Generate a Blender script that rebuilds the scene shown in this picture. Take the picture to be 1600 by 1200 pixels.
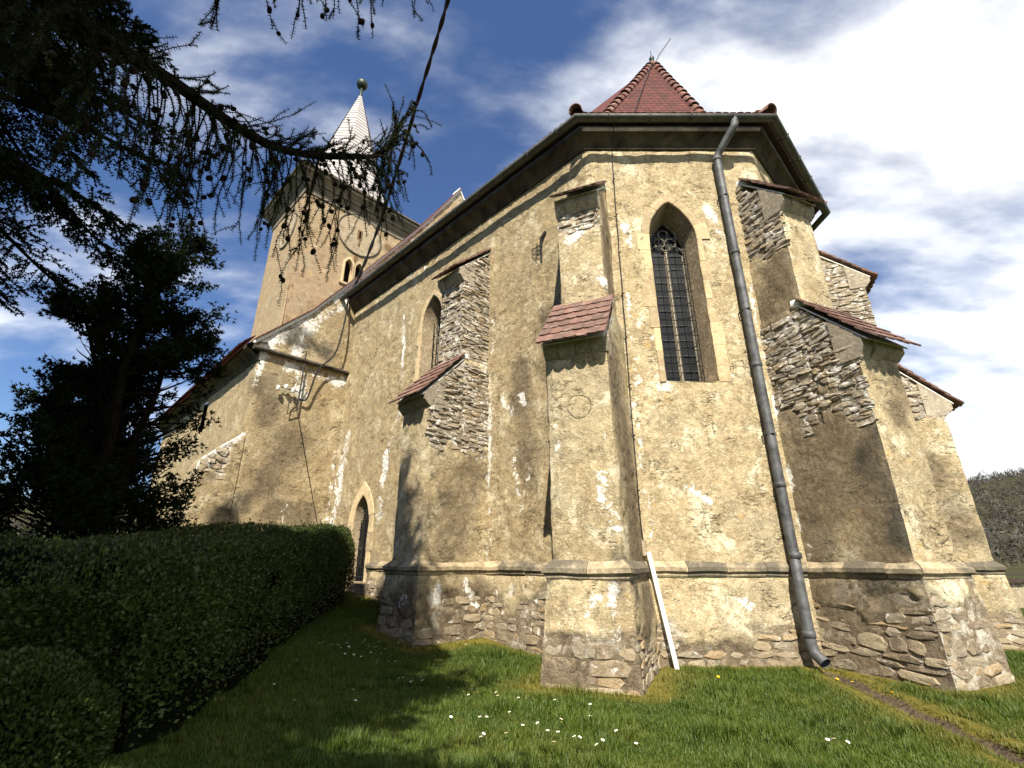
import bpy, math, random
import numpy as np
from mathutils import Matrix, Vector
R = math.radians
random.seed(7); rng = np.random.default_rng(11)
for o in list(bpy.data.objects): bpy.data.objects.remove(o)
scene = bpy.context.scene
C = scene.collection

# ------------------------------------------------------------------ camera, sky, sun, exposure
cd = bpy.data.cameras.new('camera'); cam = bpy.data.objects.new('camera', cd); C.objects.link(cam)
cd.sensor_fit = 'HORIZONTAL'; cd.sensor_width = 36; cd.lens = 36 * 748 / 1600
cd.clip_start = 0.05; cd.clip_end = 5000
cam.location = (0, 0, 1.6); cam.rotation_euler = (R(90 + 20.5), 0, 0)
scene.camera = cam
SUN_EL, SUN_AZ = 47.0, -4.5          # azimuth: degrees to the right of straight behind the camera
sd_ = Vector((math.sin(R(SUN_AZ)) * math.cos(R(SUN_EL)), -math.cos(R(SUN_AZ)) * math.cos(R(SUN_EL)), math.sin(R(SUN_EL))))
ld = bpy.data.lights.new('sun', 'SUN'); ld.energy = 5.0; ld.angle = R(0.53); ld.color = (1.0, 0.93, 0.80)
sun = bpy.data.objects.new('sun', ld); C.objects.link(sun)
sun.rotation_euler = sd_.to_track_quat('Z', 'Y').to_euler()
scene.view_settings.view_transform = 'Standard'; scene.view_settings.look = 'None'
scene.view_settings.gamma = 1.0; scene.view_settings.exposure = 0.95
scene.view_settings.use_curve_mapping = False

def mk_world():
    w = bpy.data.worlds.new('World'); scene.world = w; w.use_nodes = True
    nt = w.node_tree; nt.nodes.clear(); L = nt.links.new
    N = lambda t, **k: _set(nt.nodes.new(t), **k)
    out = N('ShaderNodeOutputWorld'); bg = N('ShaderNodeBackground'); bg.inputs[1].default_value = 0.05
    sky = N('ShaderNodeTexSky'); sky.sky_type = 'NISHITA'; sky.sun_disc = False
    sky.sun_elevation = R(SUN_EL); sky.sun_rotation = R(180 - SUN_AZ)
    sky.air_density = 1.25; sky.dust_density = 0.3; sky.ozone_density = 3.0; sky.altitude = 400
    tc = N('ShaderNodeTexCoord'); sep = N('ShaderNodeSeparateXYZ'); L(tc.outputs['Generated'], sep.inputs[0])
    zz = N('ShaderNodeMath', operation='MAXIMUM'); L(sep.outputs[2], zz.inputs[0]); zz.inputs[1].default_value = 0.0
    za = N('ShaderNodeMath', operation='ADD'); L(zz.outputs[0], za.inputs[0]); za.inputs[1].default_value = 0.28
    dx = N('ShaderNodeMath', operation='DIVIDE'); L(sep.outputs[0], dx.inputs[0]); L(za.outputs[0], dx.inputs[1])
    dy = N('ShaderNodeMath', operation='DIVIDE'); L(sep.outputs[1], dy.inputs[0]); L(za.outputs[0], dy.inputs[1])
    cb = N('ShaderNodeCombineXYZ'); L(dx.outputs[0], cb.inputs[0]); L(dy.outputs[0], cb.inputs[1])
    mp = N('ShaderNodeMapping'); L(cb.outputs[0], mp.inputs[0])
    mp.inputs['Rotation'].default_value = (0, 0, R(-28)); mp.inputs['Scale'].default_value = (1.0, 1.9, 1); mp.inputs['Location'].default_value = (3.1, 1.7, 0)
    n1 = N('ShaderNodeTexNoise'); L(mp.outputs[0], n1.inputs['Vector']); n1.inputs['Scale'].default_value = 1.15; n1.inputs['Detail'].default_value = 9; n1.inputs['Roughness'].default_value = 0.56; n1.inputs['Distortion'].default_value = 0.1
    n2 = N('ShaderNodeTexNoise'); L(mp.outputs[0], n2.inputs['Vector']); n2.inputs['Scale'].default_value = 4.2; n2.inputs['Detail'].default_value = 8; n2.inputs['Roughness'].default_value = 0.52; n2.inputs['Distortion'].default_value = 0.15
    # the cloud bank thickens towards the right-hand (eastern) half of the sky
    b = N('ShaderNodeMath', operation='MULTIPLY_ADD'); L(sep.outputs[0], b.inputs[0]); b.inputs[1].default_value = 0.22; b.inputs[2].default_value = -0.01
    low = N('ShaderNodeMapRange'); L(sep.outputs[2], low.inputs[0]); low.inputs[1].default_value = 0.75; low.inputs[2].default_value = 0.1; low.inputs[3].default_value = -0.03; low.inputs[4].default_value = 0.09
    a1 = N('ShaderNodeMath', operation='ADD'); L(n1.outputs[0], a1.inputs[0]); L(b.outputs[0], a1.inputs[1])
    a2 = N('ShaderNodeMath', operation='MULTIPLY_ADD'); L(n2.outputs[0], a2.inputs[0]); a2.inputs[1].default_value = 0.36; L(a1.outputs[0], a2.inputs[2])
    a3 = N('ShaderNodeMath', operation='ADD'); L(a2.outputs[0], a3.inputs[0]); L(low.outputs[0], a3.inputs[1])
    rp = N('ShaderNodeMapRange'); rp.interpolation_type = 'SMOOTHSTEP'; L(a3.outputs[0], rp.inputs[0]); rp.inputs[1].default_value = 0.56; rp.inputs[2].default_value = 0.93
    # cloud shade: thicker cloud = brighter core, thin streaks greyer
    cr = N('ShaderNodeMapRange'); L(n2.outputs[0], cr.inputs[0]); cr.inputs[1].default_value = 0.3; cr.inputs[2].default_value = 0.62; cr.inputs[3].default_value = 11.0; cr.inputs[4].default_value = 16.0
    ccol = N('ShaderNodeVectorMath', operation='SCALE'); ccol.inputs[0].default_value = (0.97, 0.985, 1.0); L(cr.outputs[0], ccol.inputs['Scale'])
    mix = N('ShaderNodeMix', data_type='RGBA'); L(rp.outputs[0], mix.inputs['Factor']); tint = N('ShaderNodeVectorMath', operation='MULTIPLY'); L(sky.outputs[0], tint.inputs[0]); tint.inputs[1].default_value = (0.98, 1.14, 1.46); L(tint.outputs[0], mix.inputs[6]); L(ccol.outputs[0], mix.inputs[7])
    L(mix.outputs[2], bg.inputs[0]); L(bg.outputs[0], out.inputs[0])
def _set(n, **k):
    for a, v in k.items(): setattr(n, a, v)
    return n
mk_world()

# ------------------------------------------------------------------ helpers
def tag(o, label=None, cat=None, group=None, kind=None):
    for k, v in (('label', label), ('category', cat), ('group', group), ('kind', kind)):
        if v: o[k] = v
    return o
def empty(name, loc):
    o = bpy.data.objects.new(name, None); C.objects.link(o); o.location = loc; o.empty_display_size = 0.2
    return o
def adopt(o, parent):
    o.parent = parent
    if parent.type == 'EMPTY' and parent.parent is None: o.matrix_parent_inverse = Matrix.Translation(-Vector(parent.location))
    return o

class MB:
    """collects vertices and faces for one mesh"""
    def __init__(s): s.v = []; s.f3 = []; s.f4 = []; s.n = 0; s.col = []; s.smooth = True
    def add(s, v, f3=None, f4=None, col=None):
        v = np.asarray(v, float).reshape(-1, 3)
        if f3 is not None and len(f3): s.f3.append(np.asarray(f3, int).reshape(-1, 3) + s.n)
        if f4 is not None and len(f4): s.f4.append(np.asarray(f4, int).reshape(-1, 4) + s.n)
        s.v.append(v); s.n += len(v)
        if col is not None: s.col.append(np.asarray(col, float).reshape(-1, 4))
        elif s.col is not None: s.col.append(np.tile((0., 0., 0., 1.), (len(v), 1)))
        return s
    def box(s, lo, hi, M=None):
        x0, y0, z0 = lo; x1, y1, z1 = hi
        v = np.array([(x0,y0,z0),(x1,y0,z0),(x1,y1,z0),(x0,y1,z0),(x0,y0,z1),(x1,y0,z1),(x1,y1,z1),(x0,y1,z1)], float)
        return s.hexa(v if M is None else v @ np.array(M.to_3x3()).T + np.array(M.translation))
    def hexa(s, v):
        return s.add(v, f4=[(0,3,2,1),(4,5,6,7),(0,1,5,4),(1,2,6,5),(2,3,7,6),(3,0,4,7)])
    def tube(s, pts, rad, n=6, cap=True):
        pts = np.asarray(pts, float); m = len(pts)
        rad = np.broadcast_to(np.asarray(rad, float), (m,))
        T = np.gradient(pts, axis=0); T /= np.linalg.norm(T, axis=1)[:, None] + 1e-9
        ref = np.where(np.abs(T[:, 2:3]) > 0.9, [[1., 0, 0]], [[0, 0, 1.]])
        U = np.cross(T, ref)
        for i in range(1, m):
            c = U[i-1] - T[i] * np.dot(U[i-1], T[i])
            U[i] = c if np.linalg.norm(c) > 1e-6 else U[i]
        U /= np.linalg.norm(U, axis=1)[:, None] + 1e-9
        V = np.cross(T, U); a = np.arange(n) / n * 2 * math.pi
        ring = pts[:, None] + rad[:, None, None] * (np.cos(a)[None, :, None] * U[:, None] + np.sin(a)[None, :, None] * V[:, None])
        i, j = np.meshgrid(np.arange(m - 1), np.arange(n), indexing='ij'); k = (j + 1) % n
        f = np.stack([i*n+j, i*n+k, (i+1)*n+k, (i+1)*n+j], -1).reshape(-1, 4)
        v = ring.reshape(-1, 3); f3 = []
        if cap:
            v = np.vstack([v, pts[0], pts[-1]]); b = m * n
            f3 = [(b, (q+1) % n, q) for q in range(n)] + [(b+1, (m-1)*n+q, (m-1)*n+(q+1) % n) for q in range(n)]
        return s.add(v, f3=f3, f4=f)
    def lathe(s, prof, c, n=16):
        """profile of (radius, z) about a vertical axis at c"""
        p = np.asarray(prof, float); a = np.arange(n) / n * 2 * math.pi
        v = np.stack([c[0] + p[:, :1] * np.cos(a), c[1] + p[:, :1] * np.sin(a), c[2] + p[:, 1:2] + 0 * a], -1).reshape(-1, 3)
        m = len(p); i, j = np.meshgrid(np.arange(m - 1), np.arange(n), indexing='ij'); k = (j + 1) % n
        return s.add(v, f4=np.stack([i*n+j, i*n+k, (i+1)*n+k, (i+1)*n+j], -1).reshape(-1, 4))
    def mesh(s, name, mat, smooth=None):
        me = bpy.data.meshes.new(name)
        V = np.vstack(s.v); f3 = np.vstack(s.f3) if s.f3 else np.zeros((0, 3), int); f4 = np.vstack(s.f4) if s.f4 else np.zeros((0, 4), int)
        me.vertices.add(len(V)); me.vertices.foreach_set('co', V.astype(np.float32).ravel())
        li = np.concatenate([f3.ravel(), f4.ravel()]).astype(np.int32)
        me.loops.add(len(li)); me.loops.foreach_set('vertex_index', li)
        st = np.concatenate([np.arange(len(f3)) * 3, len(f3) * 3 + np.arange(len(f4)) * 4]).astype(np.int32)
        me.polygons.add(len(st)); me.polygons.foreach_set('loop_start', st)
        me.polygons.foreach_set('loop_total', np.concatenate([np.full(len(f3), 3), np.full(len(f4), 4)]).astype(np.int32))
        me.polygons.foreach_set('use_smooth', np.full(len(st), bool(smooth)))
        me.update(calc_edges=True)
        if any(c[:, :3].any() for c in s.col):
            at = me.color_attributes.new('wear', 'FLOAT_COLOR', 'POINT'); at.data.foreach_set('color', np.vstack(s.col).astype(np.float32).ravel())
        me.materials.append(mat); me.validate()
        return me
    def build(s, name, mat, parent=None, smooth=False):
        o = bpy.data.objects.new(name, s.mesh(name, mat, smooth)); C.objects.link(o)
        if parent is not None: adopt(o, parent)
        return o

def h3(ix, iy, iz, seed):
    h = (ix * 374761393 + iy * 668265263 + iz * 1274126177 + seed * 974711) & 0xffffffff
    h = ((h ^ (h >> 13)) * 1274126177) & 0xffffffff
    h = ((h ^ (h >> 16)) * 2246822519) & 0xffffffff
    return ((h ^ (h >> 15)) & 0xffffff) / float(0xffffff)
def vn(p, f, seed=0):
    """value noise, -1..1"""
    q = np.asarray(p, float) * f + 1000.0; i = np.floor(q).astype(np.int64); t = q - i; t = t * t * (3 - 2 * t)
    r = 0
    for a in (0, 1):
        for b in (0, 1):
            for c in (0, 1):
                w = (t[:, 0] if a else 1 - t[:, 0]) * (t[:, 1] if b else 1 - t[:, 1]) * (t[:, 2] if c else 1 - t[:, 2])
                r = r + w * h3(i[:, 0] + a, i[:, 1] + b, i[:, 2] + c, seed)
    return r * 2 - 1
def fbm(p, f, o=3, seed=0):
    r = 0; a = 1; n = 0
    for k in range(o): r = r + a * vn(p, f, seed + k); n += a; a *= .5; f *= 2.03
    return r / n
def sst(a, b, x): t = np.clip((x - a) / (b - a), 0, 1); return t * t * (3 - 2 * t)

# ------------------------------------------------------------------ materials
def material(name, rough=0.9, spec=0.3):
    m = bpy.data.materials.new(name); m.use_nodes = True; nt = m.node_tree
    b = nt.nodes['Principled BSDF']; b.inputs['Roughness'].default_value = rough; b.inputs['Specular IOR Level'].default_value = spec
    return m, nt, b
class G:
    """tiny node-graph helper"""
    def __init__(s, nt): s.nt = nt
    def n(s, t, **k): return _set(s.nt.nodes.new(t), **k)
    def l(s, a, b): s.nt.links.new(a, b)
    def coord(s, kind='Object'): return s.n('ShaderNodeTexCoord').outputs[kind]
    def pos(s): return s.n('ShaderNodeNewGeometry').outputs['Position']
    def noise(s, v, sc, det=4, ro=.55, dist=0, scale3=None):
        if scale3:
            mp = s.n('ShaderNodeMapping'); s.l(v, mp.inputs[0]); mp.inputs['Scale'].default_value = scale3; v = mp.outputs[0]
        n = s.n('ShaderNodeTexNoise'); s.l(v, n.inputs['Vector']); n.inputs['Scale'].default_value = sc; n.inputs['Detail'].default_value = det; n.inputs['Roughness'].default_value = ro; n.inputs['Distortion'].default_value = dist
        return n.outputs[0]
    def ramp(s, x, a, b, lo=0., hi=1.):
        r = s.n('ShaderNodeMapRange'); s.l(x, r.inputs[0])
        for i, q in enumerate((a, b, lo, hi)): r.inputs[i+1].default_value = q
        return r.outputs[0]
    def mix(s, f, a, b):
        m = s.n('ShaderNodeMix', data_type='RGBA')
        for x, i in ((f, 0), (a, 6), (b, 7)):
            if isinstance(x, (tuple, list)): m.inputs[i].default_value = (*x, 1)
            elif isinstance(x, (int, float)): m.inputs[i].default_value = x
            else: s.l(x, m.inputs[i])
        return m.outputs[2]
    def math(s, op, a, b=0.):
        m = s.n('ShaderNodeMath', operation=op)
        for i, x in enumerate((a, b)):
            if isinstance(x, (int, float)): m.inputs[i].default_value = x
            else: s.l(x, m.inputs[i])
        return m.outputs[0]
    def bump(s, hts, norm_to, strength=1.0):
        """hts: list of (socket, distance)"""
        prev = None
        for h, d in hts:
            b = s.n('ShaderNodeBump'); b.inputs['Strength'].default_value = strength; b.inputs['Distance'].default_value = d; s.l(h, b.inputs['Height'])
            if prev: s.l(prev, b.inputs['Normal'])
            prev = b.outputs[0]
        s.l(prev, norm_to)

def plaster(name, c_dark, c_mid, c_light, c_gray, mortar=(.315, .25, .165), relief=1.0, streak=True):
    m, nt, b = material(name, .93, .15); g = G(nt); p = g.pos()
    big = g.noise(p, .55, 6, .62, .0); med = g.noise(p, 2.3, 7, .66, .0); fin = g.noise(p, 11, 6, .72, .0); vf = g.noise(p, 42, 5, .7)
    col = g.mix(g.ramp(med, .36, .62), c_dark, c_mid)
    col = g.mix(g.ramp(big, .50, .66), col, c_gray)
    col = g.mix(g.ramp(g.noise(p, 1.3, 8, .75, .2), .53, .62, 0, .9), col, c_light)
    col = g.mix(g.ramp(fin, .55, .74, 0, .8), col, c_light)
    col = g.mix(g.ramp(fin, .42, .30, 0, .55), col, tuple(x * .55 for x in c_dark))
    col = g.mix(g.ramp(g.noise(p, 3.2, 5, .6, 1.2), .64, .70, 0, .55), col, (.56, .36, .12))      # ochre wash
    if streak:
        st = g.noise(p, 1.0, 5, .6, .2, (3.2, 3.2, .35)); col = g.mix(g.ramp(st, .58, .72, 0, .5), col, tuple(x * .62 for x in c_gray))
        st2 = g.noise(p, 1.0, 6, .7, .3, (5.5, 5.5, .7)); col = g.mix(g.ramp(st2, .67, .72, 0, .8), col, (.80, .76, .66))
    fl = g.noise(p, 22, 5, .7, .12, (1, 1, 1.5)); col = g.mix(g.ramp(fl, .58, .66, 0, .75), col, tuple(min(1, x * 1.12) for x in c_light)); col = g.mix(g.ramp(fl, .40, .33, 0, .6), col, tuple(x * .45 for x in c_dark))
    # hair cracks
    vo = g.n('ShaderNodeTexVoronoi', feature='DISTANCE_TO_EDGE'); vo.inputs['Scale'].default_value = 1.15
    wv = g.n('ShaderNodeVectorMath', operation='MULTIPLY_ADD'); nn = g.n('ShaderNodeTexNoise'); g.l(p, nn.inputs['Vector']); nn.inputs['Scale'].default_value = 2.5; nn.inputs['Detail'].default_value = 6
    g.l(nn.outputs['Color'], wv.inputs[0]); wv.inputs[1].default_value = (.9, .9, .9); g.l(p, wv.inputs[2]); g.l(wv.outputs[0], vo.inputs['Vector'])
    crack = g.math('MULTIPLY', g.ramp(vo.outputs['Distance'], .0, .010, 1, 0), g.ramp(g.noise(p, 1.3, 4), .58, .64))
    col = g.mix(g.math('MULTIPLY', crack, .75), col, (.10, .075, .045))
    fn = g.noise(p, 1.0, 6, .62, .0, (2.2, 2.2, 7.5)); fis = g.math('MULTIPLY', g.ramp(g.math('ABSOLUTE', g.math('SUBTRACT', fn, .5)), .004, .013, 1, 0), g.ramp(g.noise(p, 1.9, 4, .6), .545, .60))
    crack = g.math('MAXIMUM', crack, fis); col = g.mix(g.math('MULTIPLY', fis, .85), col, (.07, .05, .03))
    # wear attribute: R bare masonry bed, G lime, B soot, alpha dirt and painted side shade
    at = g.n('ShaderNodeAttribute', attribute_name='wear'); sp = g.n('ShaderNodeSeparateColor'); g.l(at.outputs['Color'], sp.inputs[0])
    mcol = g.mix(g.ramp(fin, .35, .65), tuple(x * .55 for x in mortar), mortar); mcol = g.mix(g.ramp(med, .52, .6, 0, .75), mcol, (.62, .57, .47))
    col = g.mix(sp.outputs[0], col, mcol)
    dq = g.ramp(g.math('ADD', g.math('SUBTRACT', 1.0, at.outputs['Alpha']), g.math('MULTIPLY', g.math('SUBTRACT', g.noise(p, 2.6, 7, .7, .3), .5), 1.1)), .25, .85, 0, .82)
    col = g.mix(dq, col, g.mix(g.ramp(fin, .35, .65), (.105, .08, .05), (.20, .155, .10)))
    lf = g.ramp(g.math('ADD', sp.outputs[1], g.math('MULTIPLY', g.math('SUBTRACT', g.noise(p, 6.5, 7, .75, .8), .5), 3.4)), .74, .98)
    col = g.mix(lf, col, g.mix(g.ramp(vf, .3, .6), (.70, .67, .60), (.86, .84, .79)))
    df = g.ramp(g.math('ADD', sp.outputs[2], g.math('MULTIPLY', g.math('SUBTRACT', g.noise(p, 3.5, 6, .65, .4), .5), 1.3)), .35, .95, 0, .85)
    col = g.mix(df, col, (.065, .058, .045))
    g.l(col, b.inputs['Base Color'])
    peel = g.ramp(g.noise(p, 3.4, 8, .72, .15), .50, .53)
    g.bump([(big, .03), (peel, .014 * relief), (med, .03 * relief), (fin, .040 * relief), (fl, .016 * relief), (vf, .008 * relief), (g.math('SUBTRACT', 1.0, crack), .035)], b.inputs['Normal'], .85)
    return m
M_front = plaster('lime_plaster', (.345, .262, .146), (.495, .40, .24), (.705, .625, .44), (.385, .318, .203))
M_long = plaster('rough_shaded_plaster', (.305, .228, .125), (.42, .33, .19), (.61, .52, .345), (.335, .275, .175), relief=1.3)  # browner, rougher plaster, its colour also lowered to carry the wall's weaker light
M_nave = plaster('nave_plaster', (.31, .235, .13), (.41, .32, .185), (.54, .45, .29), (.335, .28, .18), relief=1.1)
M_tower = plaster('tower_plaster', (.325, .235, .14), (.375, .275, .165), (.44, .35, .225), (.34, .275, .18), relief=.7)

def stone_mat(name, island, grey=False):
    m, nt, b = material(name, .9, .2); g = G(nt); p = g.pos()
    if island: rnd = g.n('ShaderNodeNewGeometry').outputs['Random Per Island']
    else: rnd = g.n('ShaderNodeObjectInfo').outputs['Random']
    cr = g.n('ShaderNodeValToRGB'); g.l(rnd, cr.inputs[0]); e = cr.color_ramp.elements
    cols = [(.125, .092, .06), (.20, .15, .095), (.28, .215, .135), (.19, .16, .12), (.31, .25, .165), (.15, .112, .078), (.24, .20, .145), (.27, .185, .095)]
    if grey: cols = [(.16, .14, .115), (.24, .20, .155), (.33, .28, .21), (.22, .20, .175), (.38, .33, .25), (.19, .155, .125), (.29, .26, .22), (.33, .25, .16)]
    cr.color_ramp.interpolation = 'CONSTANT'
    e[0].position = 0; e[0].color = (*cols[0], 1); e[1].position = 1 / 8; e[1].color = (*cols[1], 1)
    for i in range(2, 8): q = e.new(i / 8); q.color = (*cols[i], 1)
    n1 = g.noise(p, 9, 6, .65, .5); n2 = g.noise(p, 38, 5, .7); n3 = g.noise(p, 4, 6, .7, .8)
    col = g.mix(g.ramp(n1, .35, .7, 0, .7), cr.outputs[0], (.40, .33, .22)); col = g.mix(g.ramp(n2, .5, .32, 0, .6), col, (.07, .055, .04))
    col = g.mix(g.ramp(n3, .53 if grey else .58, .61 if grey else .67, 0, .8), col, (.66, .63, .57))                     # lime smears
    g.l(col, b.inputs['Base Color']); g.bump([(n1, .022), (g.noise(p, 1.0, 5, .6, .3, (6, 6, 30)), .010), (n2, .008)], b.inputs['Normal'], 1.0)
    return m
M_stone_g = stone_mat('limed_stone', False, True); M_stones_g = stone_mat('limed_stones', True, True); M_stone = stone_mat('rubble_stone', False); M_stones = stone_mat('rubble_stones', True)
def ashlar_mat(name, a, bcol, soot):
    m, nt, b = material(name, .88, .2); g = G(nt); p = g.pos(); rnd = g.n('ShaderNodeObjectInfo').outputs['Random']
    n1 = g.noise(p, 2.2, 6, .65, .5); n2 = g.noise(p, 14, 6, .7, .4); n3 = g.noise(p, 50, 4, .7)
    col = g.mix(rnd, a, bcol); col = g.mix(g.ramp(n2, .5, .68, 0, .7), col, (.66, .58, .42)); col = g.mix(g.ramp(n2, .44, .30, 0, .6), col, tuple(x * .5 for x in a))
    col = g.mix(g.ramp(g.math('ADD', n1, g.math('MULTIPLY', rnd, .3)), .545, .78, 0, soot), col, (.075, .068, .055))
    g.l(col, b.inputs['Base Color']); g.bump([(n1, .02), (n2, .015), (n3, .006)], b.inputs['Normal'], .9)
    return m
M_plinth = ashlar_mat('plinth_ashlar', (.42, .325, .195), (.33, .27, .175), .85)
M_jamb = ashlar_mat('jamb_sandstone', (.56, .43, .24), (.47, .35, .20), .35)
M_reveal = ashlar_mat('reveal_plaster', (.30, .23, .145), (.30, .23, .145), .4)
M_tracery = ashlar_mat('window_tracery', (.20, .18, .15), (.17, .15, .125), .5)
M_trac = ashlar_mat('tracery_stone', (.36, .31, .235), (.32, .27, .20), .3)
def tile_mat(name, island, cols, dirt=.6):
    m, nt, b = material(name, .8, .3); g = G(nt); p = g.pos()
    rnd = g.n('ShaderNodeNewGeometry').outputs['Random Per Island'] if island else g.n('ShaderNodeObjectInfo').outputs['Random']
    col = g.mix(rnd, cols[0], cols[1]); n1 = g.noise(p, 6, 6, .7); n2 = g.noise(p, 40, 4, .7)
    col = g.mix(g.ramp(n1, .5, .66, 0, dirt), col, cols[2]); col = g.mix(g.ramp(n2, .5, .3, 0, .5), col, (.06, .035, .025))
    g.l(col, b.inputs['Base Color']); g.bump([(n1, .01), (n2, .004)], b.inputs['Normal'], .8)
    return m
M_tile = tile_mat('cap_tile', False, ((.205, .108, .082), (.115, .07, .056), (.33, .25, .20)))
M_rtile = tile_mat('roof_tile', True, ((.135, .036, .028), (.07, .024, .02), (.14, .06, .045)), .5)
M_hip = tile_mat('hip_tile', False, ((.20, .075, .055), (.13, .05, .04), (.42, .33, .27)), .7)
M_spire = tile_mat('spire_shingle', True, ((.46, .43, .42), (.39, .355, .345), (.54, .52, .51)), .5)
def simple(name, col, rough=.8, spec=.3, metal=0, var=.35, sc=8, bump=.004):
    m, nt, b = material(name, rough, spec); g = G(nt); p = g.pos(); b.inputs['Metallic'].default_value = metal
    n1 = g.noise(p, sc, 6, .65, .3)
    g.l(g.mix(g.ramp(n1, .3, .7), tuple(x * (1 - var) for x in col), tuple(min(1, x * (1 + var * .6)) for x in col)), b.inputs['Base Color'])
    if bump: g.bump([(n1, bump)], b.inputs['Normal'], .8)
    return m
M_zinc = simple('zinc_pipe', (.105, .108, .11), .62, .4, .3, .75, 3.5)
M_gutter = simple('gutter_metal', (.085, .085, .075), .6, .4, .4, .5, 4)
M_iron = simple('black_iron', (.012, .012, .013), .55, .4, 0, .3)
M_glass = simple('dark_pane', (.010, .011, .012), .35, .25, 0, .4, 3, 0.003)
M_dark = simple('dark_void', (.01, .009, .008), 1, 0, 0, .2)
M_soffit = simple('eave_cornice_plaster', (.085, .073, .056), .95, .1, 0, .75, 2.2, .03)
M_white = simple('white_paint', (.80, .79, .75), .55, .4, 0, .12, 9)
M_limefillet = simple('lime_mortar_fillet', (.74, .72, .66), .95, .1, 0, .25, 9, .03)
M_bark = simple('conifer_bark', (.016, .013, .010), 1.0, .0, 0, .5, 14, .03)
M_batten = ashlar_mat('painted_batten', (.80, .79, .75), (.80, .79, .75), .12)
M_cable = simple('black_cable', (.012, .012, .012), .5, .3, 0, .2)
M_copper = simple('finial_metal', (.045, .06, .05), .5, .5, .6, .3)
M_eave = simple('old_eave_board', (.045, .034, .024), .95, .1, 0, .5, 6)
M_wood = simple('weathered_board', (.20, .12, .06), .85, .2, 0, .4, 12)
M_corn = simple('tower_cornice_paint', (.18, .155, .12), .9, .2, 0, .4, 2, .01)
def leaf_mat(name, c1, c2, rough=.45, spec=.5, trans=.15):
    m, nt, b = material(name, rough, spec); g = G(nt); rnd = g.n('ShaderNodeNewGeometry').outputs['Random Per Island']
    n = g.noise(g.pos(), 1.7, 3)
    g.l(g.mix(g.math('MULTIPLY', g.math('ADD', rnd, n), .6), c1, c2), b.inputs['Base Color'])
    if trans:
        out = nt.nodes['Material Output']; tr = g.n('ShaderNodeBsdfTranslucent'); tr.inputs[0].default_value = (*[x * 1.3 for x in c2], 1)
        ms = g.n('ShaderNodeMixShader'); ms.inputs[0].default_value = trans; g.l(b.outputs[0], ms.inputs[1]); g.l(tr.outputs[0], ms.inputs[2]); g.l(ms.outputs[0], out.inputs[0])
    return m
M_box = leaf_mat('box_leaf', (.011, .019, .004), (.060, .082, .015), .5, .25, .06)
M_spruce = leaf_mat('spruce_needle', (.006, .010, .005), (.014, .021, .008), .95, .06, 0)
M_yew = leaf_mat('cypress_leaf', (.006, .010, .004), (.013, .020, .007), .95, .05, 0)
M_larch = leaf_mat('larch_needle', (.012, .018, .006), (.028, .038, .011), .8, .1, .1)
M_cone = simple('larch_cone', (.013, .009, .006), .9, .1, 0, .3, 20)
M_core = simple('hedge_twigs', (.006, .008, .004), 1, 0, 0, .4)

# ------------------------------------------------------------------ the ground
r2 = math.sqrt(.5)
A = np.array([1.795, 9.1, 0.]); B = np.array([5.96, 9.1, 0.]); CC = B + 4.165 * np.array([r2, r2, 0]); DD = CC + np.array([0, 4.165, 0])
U = np.array([-r2, r2, 0.]); S = np.array([-r2, -r2, 0.]); W = -S; Z = np.array([0, 0, 1.])
def ground_z(x, y):
    x = np.asarray(x, float); y = np.asarray(y, float)
    q = (x - A[0]) * -r2 + (y - A[1]) * r2
    p = np.stack([x, y, 0 * x], -1).reshape(-1, 3)
    dist = np.hypot(x, y)
    z = .105 * np.clip(q - 1.5, 0, 14) * sst(1.0, 4, q)
    z = z + .035 * fbm(p, .5, 3, 5).reshape(x.shape) * (dist < 200)
    return z + .0
def on_ground(x, y): return float(ground_z(np.array([x]), np.array([y]))[0])

DITCH = [(4.95, 8.62), (4.86, 7.9), (4.74, 7.0), (4.62, 6.2), (4.45, 5.2), (4.3, 4.2), (4.1, 3.0)]
def ditch_d(x, y):
    d = np.full(np.shape(x), 9.)
    for (a, b), (c, e) in zip(DITCH, DITCH[1:]):
        t = np.clip(((x - a) * (c - a) + (y - b) * (e - b)) / ((c - a) ** 2 + (e - b) ** 2), 0, 1)
        d = np.minimum(d, np.hypot(x - a - t * (c - a), y - b - t * (e - b)))
    return d
def seg_d(x, y, segs):
    d = np.full(np.shape(x), 99.)
    for (a, b), (c, e) in segs:
        t = np.clip(((x - a) * (c - a) + (y - b) * (e - b)) / ((c - a) ** 2 + (e - b) ** 2), 0, 1)
        d = np.minimum(d, np.hypot(x - a - t * (c - a), y - b - t * (e - b)))
    return d
# buttress layout: (corner point, outward axis, lower length, lower half width)
def unit(a): a = np.asarray(a, float); return a / np.linalg.norm(a)
s22, c22 = math.sin(R(22.5)), math.cos(R(22.5))
BUT = {
    'A': dict(O=A, a=np.array([-s22, -c22, 0]), L=1.68, hw=.53, hu=.445, Lu=.92, sh=-.045),
    'B': dict(O=B, a=np.array([s22, -c22, 0]), L=1.47, hw=.53, hu=.47, Lu=.70, sh=-.135),
    'C': dict(O=CC, a=np.array([c22, -s22, 0]), L=1.70, hw=.55, hu=.50, Lu=.92, sh=0.),
    'D': dict(O=A + 3.88 * U, a=S.copy(), L=1.78, hw=.52, hu=.47, Lu=.92, sh=0.),
}
for k in BUT.values(): k['b'] = np.array([-k['a'][1], k['a'][0], 0]); k['O'] = k['O'] + k['b'] * k['sh']
foot = [(A[:2], B[:2]), (A[:2], (A + 11.6 * U)[:2]), (B[:2], CC[:2])]
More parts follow.
